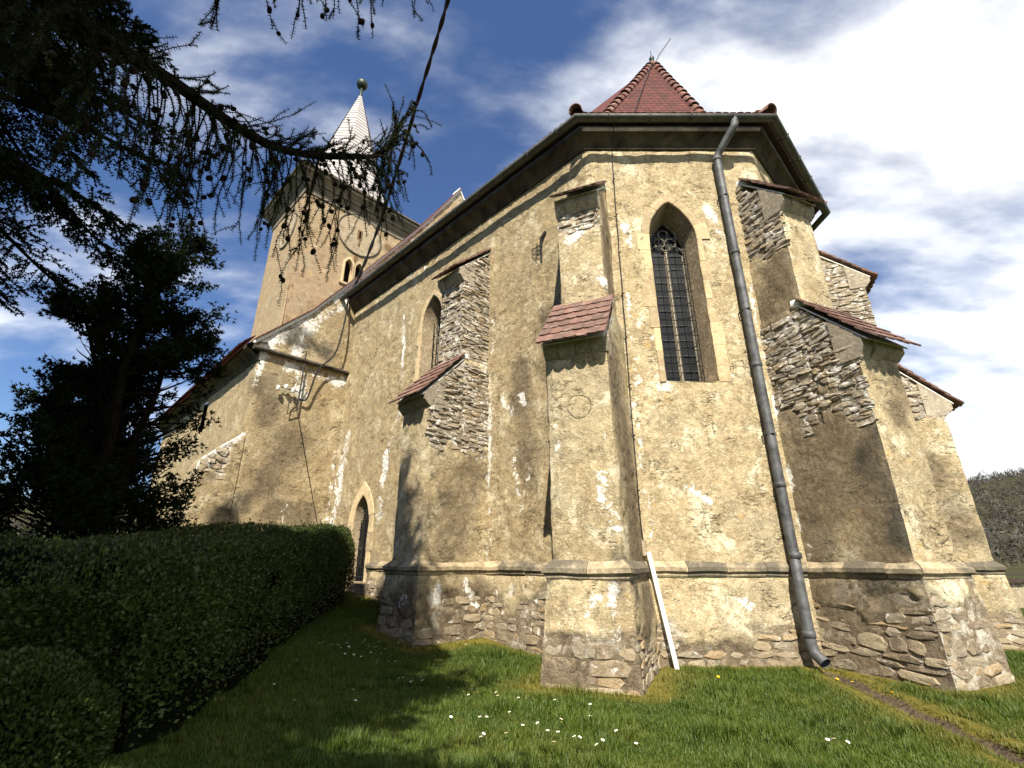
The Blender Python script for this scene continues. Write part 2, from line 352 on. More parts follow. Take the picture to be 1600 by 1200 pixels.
for k in BUT.values():
    e = k['O'] + k['a'] * (k['L'] + .15)
    foot += [((k['O'] + k['b'] * s * .7)[:2], (e + k['b'] * s * .75)[:2]) for s in (-1, 1)] + [((e - k['b'] * .75)[:2], (e + k['b'] * .75)[:2])]
def inside_church(x, y):
    x = np.asarray(x); y = np.asarray(y)
    t = (x - A[0]) * U[0] + (y - A[1]) * U[1]; d = (x - A[0]) * S[0] + (y - A[1]) * S[1]
    ins = (y > A[1] - .2) & (d < .2) & (((x - B[0]) * r2 - (y - B[1]) * r2) < .2) & (x < CC[0] + .2)
    ins |= (t > 11.4) & (d < 3.4)
    for k in BUT.values():
        la = (x - k['O'][0]) * k['a'][0] + (y - k['O'][1]) * k['a'][1]; lb = (x - k['O'][0]) * k['b'][0] + (y - k['O'][1]) * k['b'][1]
        ins |= (la > -.5) & (la < k['L'] + .2) & (np.abs(lb) < k['hw'] + .2)
    return ins

def mk_ground():
    m, nt, b = material('lawn_soil', .95, .1); g = G(nt); p = g.pos()
    at = g.n('ShaderNodeAttribute', attribute_name='wear'); sp = g.n('ShaderNodeSeparateColor'); g.l(at.outputs['Color'], sp.inputs[0])
    n1 = g.noise(p, 1.1, 5); n2 = g.noise(p, 14, 5, .7); n3 = g.noise(p, 60, 4, .7)
    col = g.mix(g.ramp(n2, .35, .65), (.030, .044, .010), (.065, .085, .018))
    moss = g.mix(g.ramp(n2, .35, .65), (.12, .105, .022), (.20, .165, .032))
    col = g.mix(g.ramp(g.math('ADD', sp.outputs[0], g.math('MULTIPLY', g.math('SUBTRACT', n1, .5), .7)), .3, .6), col, moss)
    col = g.mix(g.ramp(sp.outputs[1], .3, .6), col, g.mix(g.ramp(n2, .35, .65), (.055, .042, .028), (.15, .115, .075)))
    g.l(col, b.inputs['Base Color']); g.bump([(n2, .03), (n3, .015)], b.inputs['Normal'], 1)
    k = np.concatenate([-np.geomspace(1600, 14.2, 40), np.arange(-14, 16, .125), np.geomspace(16.2, 1600, 40)])
    kx = k; ky = np.concatenate([-np.geomspace(900, 3.2, 24), np.arange(-3, 17, .125), np.geomspace(17.2, 1800, 50)])
    X, Y = np.meshgrid(kx, ky); Zg = ground_z(X, Y); dd = ditch_d(X, Y)
    Zg = Zg - .11 * (1 - sst(.07, .20, dd)) + .02 * sst(.2, .26, dd) * (1 - sst(.26, .4, dd))
    far = np.hypot(X, Y); Zg = Zg * (far < 60) + (far >= 60) * Zg * np.clip(1 - (far - 60) / 60, 0, 1)
    ny, nx = X.shape; V = np.stack([X, Y, Zg], -1).reshape(-1, 3)
    i, j = np.meshgrid(np.arange(ny - 1), np.arange(nx - 1), indexing='ij'); q = i * nx + j
    F = np.stack([q, q + 1, q + nx + 1, q + nx], -1).reshape(-1, 4)
    fd = seg_d(X, Y, foot); ditchside = (dd < .9) & (X > np.interp(Y, [3, 8.6], [4.0, 4.9]))
    moss = np.clip(1.0 - fd / .6, 0, 1) * (Y > 2) * (np.abs(X) < 12)
    moss = np.maximum(moss, .8 * np.clip(1.2 - dd / .55, 0, 1))
    col = np.stack([moss, (1 - sst(.10, .2, dd)), 0 * X, 0 * X + 1], -1).reshape(-1, 4)
    mb = MB(); mb.add(V, f4=F, col=col)
    tag(mb.build('lawn', m, None, True), kind='structure')
mk_ground()

# ------------------------------------------------------------------ wall panels with real relief
LIME = []; SOOT = []; DIRT_SHADE = []     # capsules (p0, p1, radius)
def cap_field(P, caps):
    f = np.zeros(len(P)); P = P + np.stack([fbm(P, 1.6, 3, 101), fbm(P, 1.6, 3, 102), fbm(P, 1.6, 3, 103)], -1) * .22
    P0_ = P
    for p0, p1, r in caps:
        p0 = np.asarray(p0, float); p1 = np.asarray(p1, float); d = p1 - p0
        t = np.clip(((P - p0) @ d) / max(d @ d, 1e-9), 0, 1)
        f = np.maximum(f, np.clip(1.25 - .8 * np.linalg.norm(P - p0 - t[:, None] * d, axis=1) / r, 0, 1))
    return f * (.72 + .50 * sst(-.35, .35, fbm(P, 1.1, 3, 107)))
STONES = []      # (matrix columns, owner key, score)
def panel(mb, q, cell=.06, rub=None, fade=(1, 1, 1, 1), hole=None, owner=None, amp=1.0, course=(.10, .19), slen=(.16, .46), lumps=1.0, seed=0):
    """q: bottom-left, bottom-right, top-right, top-left seen from outside"""
    q = [np.asarray(x, float) for x in q]
    wd = max(np.linalg.norm(q[1] - q[0]), np.linalg.norm(q[2] - q[3])); ht = max(np.linalg.norm(q[3] - q[0]), np.linalg.norm(q[2] - q[1]))
    nx = max(2, int(round(wd / cell))); nz = max(2, int(round(ht / cell)))
    s, t = np.meshgrid(np.linspace(0, 1, nx + 1), np.linspace(0, 1, nz + 1)); s = s.ravel(); t = t.ravel()
    bil = lambda s, t: ((1-s)*(1-t))[:, None]*q[0] + (s*(1-t))[:, None]*q[1] + (s*t)[:, None]*q[2] + ((1-s)*t)[:, None]*q[3]
    P = bil(s, t); N = unit(np.cross(q[1] - q[0], q[3] - q[0]))
    ed = np.full(len(P), 9.)
    for on, dist in zip(fade, (s * wd, (1 - s) * wd, t * ht, (1 - t) * ht)):
        if on: ed = np.minimum(ed, dist)
    fd = sst(0, .11, ed)
    hz = P[:, 2]; bump = fbm(P, 1.1, 2, 3) * .020 + fbm(P, 3.5, 3, 9) * .013
    patch = sst(-.05, .25, fbm(P, .8, 3, 21)); bump = bump + lumps * patch * (fbm(P * np.array([1, 1, 1.5]), 7.0, 2, 31) * .020)
    rf = np.zeros(len(P))
    edge_n = fbm(P, 2.6, 4, 41)
    if rub is not None:
        rv = rub(s * wd, hz, P) + .32 * edge_n
        rf = sst(-.035, .035, rv)
    h = amp * ((.030 + bump) * (1 - rf) + rf * (-.006 + fbm(P, 9, 2, 51) * .012))
    wob = np.stack([vn(P, 1.3, 61), vn(P, 1.3, 62), vn(P, 1.3, 63)], -1) * .014 + np.stack([vn(P, 5, 64), vn(P, 5, 65), vn(P, 5, 66)], -1) * .010
    V = P + N * (h * fd)[:, None] + wob * amp
    lime = cap_field(P, LIME); soot = cap_field(P, [c[:3] for c in SOOT if len(c) < 4 or N @ c[3] > .7]); dirt = cap_field(P, [c[:3] for c in DIRT_SHADE if len(c) < 4 or N @ c[3] > .7])
    lime = np.maximum(lime, .66 * rf * (P[:, 2] > 3.6)); soot = soot * (1 - .5 * rf)
    col = np.stack([rf, lime, soot, 1 - dirt], -1)  # alpha holds dirt together with the shade painted on side faces
    i, j = np.meshgrid(np.arange(nz), np.arange(nx), indexing='ij'); k = (i * (nx + 1) + j).ravel()
    F = np.stack([k, k + 1, k + nx + 2, k + nx + 1], -1)
    if hole is not None:
        cen = P[F].mean(1); F = F[~hole(cen)]
    mb.add(V, f4=F, col=col)
    if rub is not None and owner:
        rt = unit(q[1] - q[0]); up = unit(q[3] - q[0]); z = 0.02; cand = []
        while z < ht - .03:
            hh = random.uniform(*course) * (.6 if random.random() < .3 else 1); x = random.uniform(-.1, .1)
            while x < wd:
                ll = random.uniform(*slen) * (1.25 if random.random() < .25 else 1)
                cs, ct = (x + ll / 2) / wd, (z + hh / 2) / ht
                if .03 < cs < .97 and ct < .985: cand.append((cs, ct, ll, hh * random.uniform(.8, 1.1)))
                x += ll + .004
            z += hh
        if cand:
            cd_ = np.array(cand); cc = bil(cd_[:, 0], cd_[:, 1]); rv = rub(cd_[:, 0] * wd, cc[:, 2], cc) + .32 * fbm(cc, 2.6, 4, 41); ok = rv > .03
            if hole is not None: ok &= ~hole(cc)
            for (cs, ct, ll, hx), c in zip(cd_[ok], cc[ok]):
                tilt = random.gauss(0, .09); ex = unit(rt * math.cos(tilt) + up * math.sin(tilt)); ez = np.cross(ex, N); ez = unit(ez if ez @ up > 0 else -ez)
                ll2 = min(ll, 2 * min(cs, 1 - cs) * wd); ve = np.array([0, 0, 1.6]) - c; dist = np.linalg.norm(ve); face = max(0, ve @ N / dist)
                STONES.append((c - N * .05, ex * ll2 * .50, N * (random.uniform(.042, .070) if c[2] < 2 else random.uniform(.050, .085)), ez * hx * .52, owner, ll2 * hx * face / dist ** 2))

def lw(t, z, d=0): return A + U * t + S * d + Z * z          # a point by the long (south) wall
def fw(x, z, d=0): return np.array([x, 9.1 - d, z])          # a point on the front face
LIME += [(lw(7.66, 11.2), lw(7.6, 8.6), .10), (lw(7.6, 8.6), lw(7.55, 6.1), .13), (lw(11.2, 2.6), lw(10.9, 5.9), .30), (lw(11.3, 2.2), lw(11.2, 4.2), .24),
         (lw(7.3, 6.4), lw(8.3, 4.6), .17), (lw(8.2, 4.9), lw(8.1, 2.9), .26), (lw(2.4, 4.1), lw(2.3, 2.6), .15), (lw(2.0, 3.6), lw(2.1, 3.0), .12), (lw(2.9, 5.3), lw(2.4, 5.0), .12),
         (lw(3.28, 9.7), lw(3.28, 1.7), .11), (lw(6.7, 11), lw(6.7, 10.5), .10), (lw(2.1, 5.3), lw(2.0, 5.0), .12),
         (fw(5.28, 1.7), fw(5.22, 7.4), .085), (fw(5.35, 6.2), fw(5.3, 5.4), .13), (fw(2.5, 2.0), fw(2.5, 7.5), .07), (fw(2.5, 5.4), fw(2.6, 5.1), .15), (fw(3.05, 5.0), fw(3.2, 4.9), .24),
         (fw(4.33, 5.2), fw(4.33, 6.4), .10), (fw(3.03, 5.4), fw(3.06, 7.4), .12), (fw(3.9, 1.0), fw(4.3, .7), .13), (fw(2.7, 6.3), fw(2.8, 6.6), .12), (fw(4.6, 9.4), fw(4.9, 8.6), .14), (fw(2.6, 8.9), fw(2.7, 8.4), .12), (fw(3.3, 3.0), fw(3.6, 2.7), .14)]
NV = lambda d, z: A + U * 11.6 + S * d + Z * z               # nave east wall
LIME += [(NV(.2, 8.1), NV(2.3, 8.15), .26), (NV(1.7, 8.0), NV(1.7, 7.2), .3), (NV(3.1, 8.3), NV(3.15, 7.4), .16), (NV(2.0, 8.7), NV(1.6, 10.2), .35), (NV(1.7, 10.1), NV(.2, 11.9), .32), (NV(3.1, 8.5), NV(-5.1, 20.5), .34),
         (NV(1.6, 4.6), NV(1.5, 2.2), .06), (NV(.05, 2.4), NV(.05, 5.4), .12), (NV(4.3, 4.4), NV(3.3, 5.5), .26)]
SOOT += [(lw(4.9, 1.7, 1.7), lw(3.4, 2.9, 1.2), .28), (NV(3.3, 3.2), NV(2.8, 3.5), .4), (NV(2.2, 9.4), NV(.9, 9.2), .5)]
bB = BUT['B']; pB = lambda a, b, z: bB['O'] + bB['a'] * a + bB['b'] * b + Z * z
bA = BUT['A']; pA = lambda a, b, z: bA['O'] + bA['a'] * a + bA['b'] * b + Z * z
bD = BUT['D']; pD = lambda a, b, z: bD['O'] + bD['a'] * a + bD['b'] * b + Z * z
bC = BUT['C']; pC = lambda a, b, z: bC['O'] + bC['a'] * a + bC['b'] * b + Z * z
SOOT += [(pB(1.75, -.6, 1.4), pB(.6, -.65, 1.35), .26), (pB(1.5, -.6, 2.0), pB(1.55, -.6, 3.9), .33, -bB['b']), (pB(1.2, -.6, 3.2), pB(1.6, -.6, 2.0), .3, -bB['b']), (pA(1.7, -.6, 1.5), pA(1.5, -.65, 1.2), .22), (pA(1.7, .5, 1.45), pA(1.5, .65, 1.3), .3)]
LIME += [(pB(1.8, -.35, 1.4), pB(1.85, -.2, .75), .11), (pB(1.8, .1, 1.35), pB(1.87, .2, .75), .11), (pB(1.85, -.5, .85), pB(1.85, .1, .8), .07), (pA(1.85, .35, 1.3), pA(1.9, .4, .7), .16), (pA(1.86, .05, 1.1), pA(1.9, .1, .6), .13),
         (pA(.92, -.2, 7.95), pA(.92, .3, 8.4), .20), (pA(.92, .4, 6.9), pA(.92, .45, 6.8), .2), (pA(1.7, .3, 2.8), pA(1.7, .5, 2.1), .17), (pA(1.7, -.4, 4.0), pA(1.7, -.45, 3.2), .08), (pA(.8, .5, 6.2), pA(1.7, .62, 5.2), .16),
         (pC(.9, -.5, 6.4), pC(1.6, -.5, 5.1), .3), (pC(.4, -.5, 7.2), pC(.7, -.5, 9), .25), (pD(1.9, .2, .9), pD(1.2, .7, 1.0), .18), (pD(.6, .7, 1.2), pD(.3, .7, .6), .16), (pD(.2, .6, 6.4), pD(.75, .55, 6.7), .13), (lw(1.9, 1.2), lw(1.6, .7), .2)]

DIRT_SHADE += [(pB(-.2, -.6, 1.8), pB(.5, -.6, 4.6), .9, -bB['b']), (pB(1.2, -.6, 1.8), pB(1.4, -.6, 4.6), .9, -bB['b']), (pB(.2, -.5, 6.6), pB(.55, -.5, 7.8), .7, -bB['b']), (pB(1.4, -.65, .2), pB(.2, -.65, 1.0), .8, -bB['b']), (pA(.2, .55, 1.8), pA(1.2, .55, 4.8), .8, bA['b']), (pA(.5, .5, 6.6), pA(.5, .5, 9), .5, bA['b']),  # dirt, plus shade painted onto the dim side faces of the buttresses
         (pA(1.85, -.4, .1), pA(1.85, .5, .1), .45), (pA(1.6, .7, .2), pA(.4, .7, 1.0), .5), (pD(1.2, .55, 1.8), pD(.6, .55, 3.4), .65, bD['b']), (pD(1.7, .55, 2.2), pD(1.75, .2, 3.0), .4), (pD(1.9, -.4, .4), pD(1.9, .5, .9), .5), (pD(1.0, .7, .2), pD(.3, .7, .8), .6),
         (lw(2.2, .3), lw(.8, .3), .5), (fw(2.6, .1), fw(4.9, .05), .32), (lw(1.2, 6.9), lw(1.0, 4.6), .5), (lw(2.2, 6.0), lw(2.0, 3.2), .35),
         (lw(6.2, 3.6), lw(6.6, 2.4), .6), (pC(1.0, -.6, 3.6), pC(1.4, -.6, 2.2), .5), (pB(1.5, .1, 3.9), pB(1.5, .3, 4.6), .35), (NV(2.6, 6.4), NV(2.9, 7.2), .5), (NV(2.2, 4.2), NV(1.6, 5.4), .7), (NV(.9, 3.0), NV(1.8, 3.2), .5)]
church = empty('church', (1.8, 14.0, 0))
tag(church, 'old ochre plastered church with buttressed polygonal choir, red tiled roof and tall tower', 'church')

def arch(hw, z0, zs, h, n=10):
    """pointed-arch outline (x, z), bottom-left up and over to bottom-right"""
    Rr = (h * h + hw * hw) / (2 * hw); pts = [(-hw, z0), (-hw, zs)]
    a1 = math.asin(h / Rr)
    for i in range(1, n + 1): a = a1 * i / n; pts.append((Rr - hw - Rr * math.cos(a), zs + Rr * math.sin(a)))
    for i in range(n - 1, -1, -1): a = a1 * i / n; pts.append((-(Rr - hw - Rr * math.cos(a)), zs + Rr * math.sin(a)))
    return np.array(pts + [(hw, z0)])
def in_poly(x, z, poly):
    ins = np.zeros(len(x), bool); j = len(poly) - 1
    for i in range(len(poly)):
        xi, zi = poly[i]; xj, zj = poly[j]
        ins ^= ((zi > z) != (zj > z)) & (x < (xj - xi) * (z - zi) / (zj - zi + 1e-12) + xi); j = i
    return ins
def offset_arch(pl, d):
    c = np.array(pl); T = np.gradient(c, axis=0); T /= np.linalg.norm(T, axis=1)[:, None]; n = np.stack([-T[:, 1], T[:, 0]], -1)
    n[0] = (-1, 0); n[1] = (-1, 0); n[-1] = (1, 0); n[-2] = (1, 0)
    m = len(c) // 2; n[m] = (0, 1.35)
    return c + n * d
def mapper(o, rt, nrm): return lambda x, z, d=0.: np.asarray(o, float) + np.asarray(rt) * x + Z * z + np.asarray(nrm) * d

# ---- choir walls
choir = MB()
WIN1 = arch(.545, 5.04, 8.55, 1.05); WX = 3.67
hole1 = lambda c: in_poly(c[:, 0] - WX, c[:, 2], offset_arch(WIN1, .05))
panel(choir, [fw(1.795, 1.5), fw(5.96, 1.5), fw(5.96, 11.2), fw(1.795, 11.2)], .05, hole=hole1, owner=None)
WIN2 = arch(.545, 5.04, 8.6, 1.05); T2 = 6.05
DOOR = arch(.50, 1.05, 2.75, .9); T3 = 9.22
def hole2(c):
    t = (c - A) @ U
    return in_poly(T2 - t, c[:, 2], offset_arch(WIN2, .05)) | in_poly(T3 - t, c[:, 2], offset_arch(DOOR, .05))
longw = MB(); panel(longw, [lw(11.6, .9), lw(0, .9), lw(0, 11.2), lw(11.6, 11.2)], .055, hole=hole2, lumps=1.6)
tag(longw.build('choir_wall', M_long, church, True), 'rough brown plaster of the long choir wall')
panel(choir, [B + Z * 1.5, CC + Z * 1.5, CC + Z * 11.2, B + Z * 11.2], .09)
panel(choir, [CC + Z * 1.5, DD + Z * 1.5, DD + Z * 11.2, CC + Z * 11.2], .3)
panel(choir, [DD + Z * 1.5, DD + U * 11.6 + Z * 1.5, DD + U * 11.6 + Z * 11.2, DD + Z * 11.2], .4)
# battered bases under the string course
def base_panel(mb, p0, p1, n, owner, zt=1.36, o1=.07, o2=.19, bare=.75, k=.6, e0=0, e1=0, z0=-.35, **kw):
    n = unit(n); d = unit(p1 - p0)
    panel(mb, [p0 + n*o2 - d*e0*o2/o1 + Z*z0, p1 + n*o2 + d*e1*o2/o1 + Z*z0, p1 + n*o1 + d*e1 + Z*zt, p0 + n*o1 - d*e0 + Z*zt], .05,
          rub=lambda s, z, P: (bare - z) * k + .22 * fbm(P, 1.3, 3, 43), owner=owner, **kw)
base_panel(choir, A, B, (0, -1, 0), 'choir', bare=.62)
base_panel(choir, lw(8.45, 0), lw(0, 0), S, 'choir', bare=1.05, k=.5)
base_panel(choir, B, CC, (r2, -r2, 0), 'choir')
panel(choir, [lw(11.6, -.3, .1), lw(9.9, -.3, .1), lw(9.9, .95, .03), lw(11.6, .95, .03)], .08)
choir_wall = choir.build('choir_wall', M_front, church, True)

# ---- plinth string course in separate ashlar blocks
def string_course(p0, p1, n, owner_obj, z=1.36, e0=.0, e1=.0, m0=0, m1=0):
    p0 = np.asarray(p0, float); p1 = np.asarray(p1, float); n = unit(n); d = unit(p1 - p0); L = np.linalg.norm(p1 - p0) + e0 + e1; x = -e0
    prof = [(-.14, .30), (.0, .285), (.10, .195), (.135, .165), (.135, .10), (.085, .07), (.095, .03), (.075, 0), (-.14, -.005)]
    end = L - e0
    while x < end - .02:
        ll = random.uniform(.5, .95)
        if end - x - ll < .35: ll = end - x
        j = random.uniform(-.006, .01); jz = random.uniform(-.008, .008); mb = MB(); m = len(prof)
        a = np.linspace(x + .004, x + ll - .004, 5); V = []
        for ia, ai in enumerate(a):
            for (o, zz) in prof:
                sh = -m0 * max(o, 0) if ia == 0 and x < -e0 + .01 else (m1 * max(o, 0) if ia == 4 and x + ll > end - .01 else 0)
                c = p0 + d * (ai + sh) + n * (o + j) + Z * (z + zz + jz)
                V.append(c)
        V = np.array(V); V = V + np.stack([vn(V, 4, 71), vn(V, 4, 72), vn(V, 4, 73)], -1) * .012
        F = [(i*m+k, (i+1)*m+k, (i+1)*m+(k+1) % m, i*m+(k+1) % m) for i in range(4) for k in range(m)]
        # end caps as fans
        c0 = V[:m].mean(0); c1 = V[-m:].mean(0); nV = len(V); V = np.vstack([V, c0, c1])
        f3 = [(nV, k, (k+1) % m) for k in range(m)] + [(nV+1, 4*m+(k+1) % m, 4*m+k) for k in range(m)]
        mb.add(V, f3=f3, f4=F); mb.build('plinth_stone', M_plinth, owner_obj); x += ll
string_course(fw(2.36, 0), fw(5.36, 0), (0, -1, 0), choir_wall)
string_course(lw(8.5, 0), lw(4.4, 0), S, choir_wall); string_course(lw(3.36, 0), lw(.6, 0), S, choir_wall)
string_course(B, CC, (r2, -r2, 0), choir_wall)

# ---- buttresses
def prism(mb, pts2, lo, hi, fr):
    """extrude an (a, z) polygon between two lateral values in frame fr(a, b, z)"""
    m = len(pts2); V = [fr(a, lo, z) for a, z in pts2] + [fr(a, hi, z) for a, z in pts2]
    F = [(k, (k+1) % m, m + (k+1) % m, m + k) for k in range(m)]
    V = np.array(V); n = len(V); V = np.vstack([V, V[:m].mean(0), V[m:].mean(0)])
    f3 = [(n, (k+1) % m, k) for k in range(m)] + [(n+1, m+k, m+(k+1) % m) for k in range(m)]
    mb.add(V, f3=f3, f4=F); return mb
def tile_mesh(name, w, l, th, mat, n=7):
    out = [(-w/2, 0), (w/2, 0)] + [(w/2 * math.cos(a), -(l - w*.28) - w*.28 * math.sin(a)) for a in np.linspace(0, math.pi, n)]
    m = len(out); V = [(x, y, 0) for x, y in out] + [(x, y, th) for x, y in out]; V += [(0, -l/2, 0), (0, -l/2, th)]
    f3 = [(2*m, (k+1) % m, k) for k in range(m)] + [(2*m+1, m+k, m+(k+1) % m) for k in range(m)]
    f4 = [(k, (k+1) % m, m+(k+1) % m, m+k) for k in range(m)]
    mb = MB(); mb.add(V, f3=[], f4=f4); mb.f3.append(np.array([(a, c, b) for a, b, c in f3])); return mb, mb.mesh(name, mat)
TILE_MB, TILE = tile_mesh('cap_tile', .21, .42, .032, M_tile, 7)
def place_tile(mesh, name, parent, c, ex, ey, ez):
    o = bpy.data.objects.new(name, mesh); C.objects.link(o)
    o.parent = parent; o.matrix_local = Matrix(((ex[0], ey[0], ez[0], c[0]), (ex[1], ey[1], ez[1], c[1]), (ex[2], ey[2], ez[2], c[2]), (0, 0, 0, 1)))
    return o
def tiled_cap(parent, fr, a0, z0, a1, z1, hw, nrows):
    """tiles laid on a slope from (a0, z0) down to (a1, z1)"""
    top = fr(a0, 0, z0); dn = unit(fr(a1, 0, z1) - top); bx = unit(fr(0, 1, 0) - fr(0, 0, 0)); nz = unit(np.cross(bx, -dn))
    ln = math.hypot(a1 - a0, z1 - z0); ex = ln / nrows; nt = int(round(2 * hw / .215)); wdt = 2 * hw / nt
    for r in range(nrows):
        for k in range(nt + (r % 2)):
            b = -hw + wdt * (k + .5) - (wdt / 2 if r % 2 else 0)
            b = max(-hw + wdt * .3, min(hw - wdt * .3, b)); sc = wdt / .215 * (.6 if r % 2 and k in (0, nt) else 1)
            tl = random.gauss(0, .012); lift = .030 + random.uniform(-.004, .008)
            c = top + dn * (ex * (r + 1) - .42 * 1.0 + random.uniform(-.01, .012)) + bx * b + nz * (lift + .02)
            tip = dn + nz * .085; ey = -unit(tip); ezz = unit(np.cross(bx * math.cos(tl) + ey * math.sin(tl), ey)); exx = np.cross(ey, ezz)
            if r == 0: c = c + dn * .05
            place_tile(TILE, 'cap_tile', parent, c, exx * sc * 1.02, ey * (1 if r else .9), ezz)
BOBJ = {}
def buttress(key, rubs, label):
    k = BUT[key]; O, a_, b_ = k['O'], k['a'], k['b']; L, hw, hu, Lu = k['L'], k['hw'], k['hu'], k['Lu']
    fr = lambda a, b, z: O + a_ * a + b_ * b + Z * z
    mb = MB(); z0, zb, ze = 1.5, 6.24, 5.28; cell = .05 if key in 'ABD' else .07
    ru = lambda n: rubs.get(n)
    # lower tier
    panel(mb, [fr(L, -hw, z0), fr(L, hw, z0), fr(L, hw, ze - .3), fr(L, -hw, ze - .3)], cell, rub=ru('end'), owner=key)
    panel(mb, [fr(L, hw, z0), fr(Lu - .05, hw, z0), fr(Lu - .05, hw, zb), fr(L, hw, ze)], cell, rub=ru('right'), owner=key, course=(.055, .135), slen=(.14, .42), fade=(1, 0, 1, 0))
    panel(mb, [fr(Lu - .05, hw, z0), fr(-.45, hw, z0), fr(-.45, hw, zb), fr(Lu - .05, hw, zb)], cell, rub=ru('right'), owner=key, course=(.055, .135), slen=(.14, .42), fade=(0, 0, 1, 1))
    panel(mb, [fr(Lu - .05, -hw, z0), fr(L, -hw, z0), fr(L, -hw, ze), fr(Lu - .05, -hw, zb)], cell, rub=ru('left'), owner=key, course=(.055, .135), slen=(.14, .42), fade=(0, 1, 1, 0))
    panel(mb, [fr(-.45, -hw, z0), fr(Lu - .05, -hw, z0), fr(Lu - .05, -hw, zb), fr(-.45, -hw, zb)], cell, rub=ru('left'), owner=key, course=(.055, .135), slen=(.14, .42), fade=(0, 0, 1, 1))
    for s in (-1, 1):
        q = [fr(-.45, s*hw, zb), fr(Lu, s*hw, zb), fr(Lu, s*hu, zb + .16), fr(-.45, s*hu, zb + .16)]
        panel(mb, q if s < 0 else [q[1], q[0], q[3], q[2]], .08)
    # upper tier
    zu, ute, utw = 6.2, 9.04, 9.82
    panel(mb, [fr(Lu, -hu, zu), fr(Lu, hu, zu), fr(Lu, hu, ute - .1), fr(Lu, -hu, ute - .1)], cell, rub=ru('uend'), owner=key, course=(.055, .135), slen=(.14, .42))
    panel(mb, [fr(Lu, hu, zu), fr(-.45, hu, zu), fr(-.45, hu, utw + .3), fr(Lu, hu, ute)], cell, rub=ru('uright'), owner=key, course=(.055, .135), slen=(.14, .42), fade=(1, 0, 1, 0))
    panel(mb, [fr(-.45, -hu, zu), fr(Lu, -hu, zu), fr(Lu, -hu, ute), fr(-.45, -hu, utw + .3)], cell, rub=ru('uleft'), owner=key, course=(.055, .135), slen=(.14, .42), fade=(0, 1, 1, 0))
    # base
    e, g_ = .08, .20
    bs = rubs.get('base', .8)
    rb = lambda s, z, P: (bs - z) * .55 + .30 * fbm(P, 1.3, 3, 43)
    def bp(p, q, n1, n2):
        panel(mb, [fr(*p[0], -.35), fr(*p[1], -.35), fr(*q[1], 1.37), fr(*q[0], 1.37)], cell, rub=rb, owner=key, slen=(.2, .62), course=(.10, .22))
    lo = [(-.5, -hw - g_), (L + g_, -hw - g_), (L + g_, hw + g_), (-.5, hw + g_)]; hi = [(-.5, -hw - e), (L + e, -hw - e), (L + e, hw + e), (-.5, hw + e)]
    for i in range(3): bp((lo[i], lo[i+1]), (hi[i], hi[i+1]), 0, 0)
    core = .05
    mb.hexa([fr(a, b, z) for z in (-.3, 1.4) for a, b in ((-.3, -hw), (L, -hw), (L, hw), (-.3, hw))])
    ob = mb.build('buttress', M_front, church, True); tag(ob, label); BOBJ[key] = ob
    # string course blocks
    string_course(fr(-.28, -hw, 0), fr(L, -hw, 0), -b_, ob, m1=1); string_course(fr(L, -hw, 0), fr(L, hw, 0), a_, ob, m0=1, m1=1); string_course(fr(L, hw, 0), fr(-.28, hw, 0), b_, ob, m0=1)
    # corbel slabs, mortar beds and tiled caps
    for nm, a0, z0c, a1, z1c, h_, La, rows, hws in (('low', Lu - .06, 6.34, L + .34, 5.02, hw, L, 6, hw), ('up', -.02, 9.93, Lu + .30, 8.78, hu, Lu, 6, hu)):
        sl = (z1c - z0c) / (a1 - a0); zp = lambda a: z0c + sl * (a - a0)
        m2 = MB(); aa = La + .13
        for q in range(4):     # uneven corbel stones
            b0 = -hws - .03 + (2 * hws + .06) * q / 4; b1 = b0 + (2 * hws + .06) / 4 - .008; j = random.uniform(-.03, .05); dz = random.uniform(-.05, .04)
            prism(m2, [(La - .35, zp(aa) - .34 + dz), (La + .03, zp(aa) - .34 + dz), (aa + j, zp(aa + j) - .17 + dz * .5), (aa + j, zp(aa + j) - .035), (La - .35, zp(La - .35) - .035)], b0, b1, fr)
        m2.build('corbel', M_trac, ob)
        m3 = MB(); prism(m3, [(a0, z0c - .03), (a1 - .12, zp(a1 - .12) - .03), (a1 - .12, zp(a1 - .12)), (a0, z0c)], -hws - .02, hws + .02, fr); m3.build('mortar_bed', M_limefillet, ob)
        m4 = MB(); V = []
        nseg = 10
        for i in range(nseg + 1):
            b = -hws - .03 + (2 * hws + .06) * i / nseg; r = (.05 + .03 * random.random()) * (.25 if i in (0, nseg) else 1)
            V += [fr(a0 - .12, b, z0c - .02), fr(a0 + r * 2.0, b, zp(a0 + r * 2.0) + .10), fr(a0 + .02, b, z0c + .10 + r * .5), fr(a0 - .10, b, z0c + .11 + r)]
        F = [(i*4+q, i*4+q+1, i*4+5+q, i*4+4+q) for i in range(nseg) for q in range(3)]
        m4.add(V, f4=F, f3=[(0, 2, 1), (0, 3, 2), (nseg*4, nseg*4+1, nseg*4+2), (nseg*4, nseg*4+2, nseg*4+3)]); m4.build('mortar_fillet', M_limefillet, ob, True)
        tiled_cap(ob, fr, a0 + .02, z0c + .02, a1, z1c + .02, hws + .07, rows)
cut = lambda z1, k=.5, sl=0., ref=0.: (lambda s, z, P: (z - z1 - sl * (s - ref)) * k)
none = lambda s, z, P: z * 0 - 9
buttress('A', dict(uend=cut(8.25, .6), base=.62), 'buttress with exposed stone patch under its upper tiled cap and a scratched circle')
buttress('B', dict(uleft=cut(7.75, .6), left=cut(4.35, .45, -.55, .0), base=1.1), 'buttress beside the downpipe, its shaded side part bare rubble')
buttress('C', dict(uleft=cut(6.3, .6), left=cut(4.9, .5), base=.8), 'farthest buttress at the right, bare stone on its upper stage')
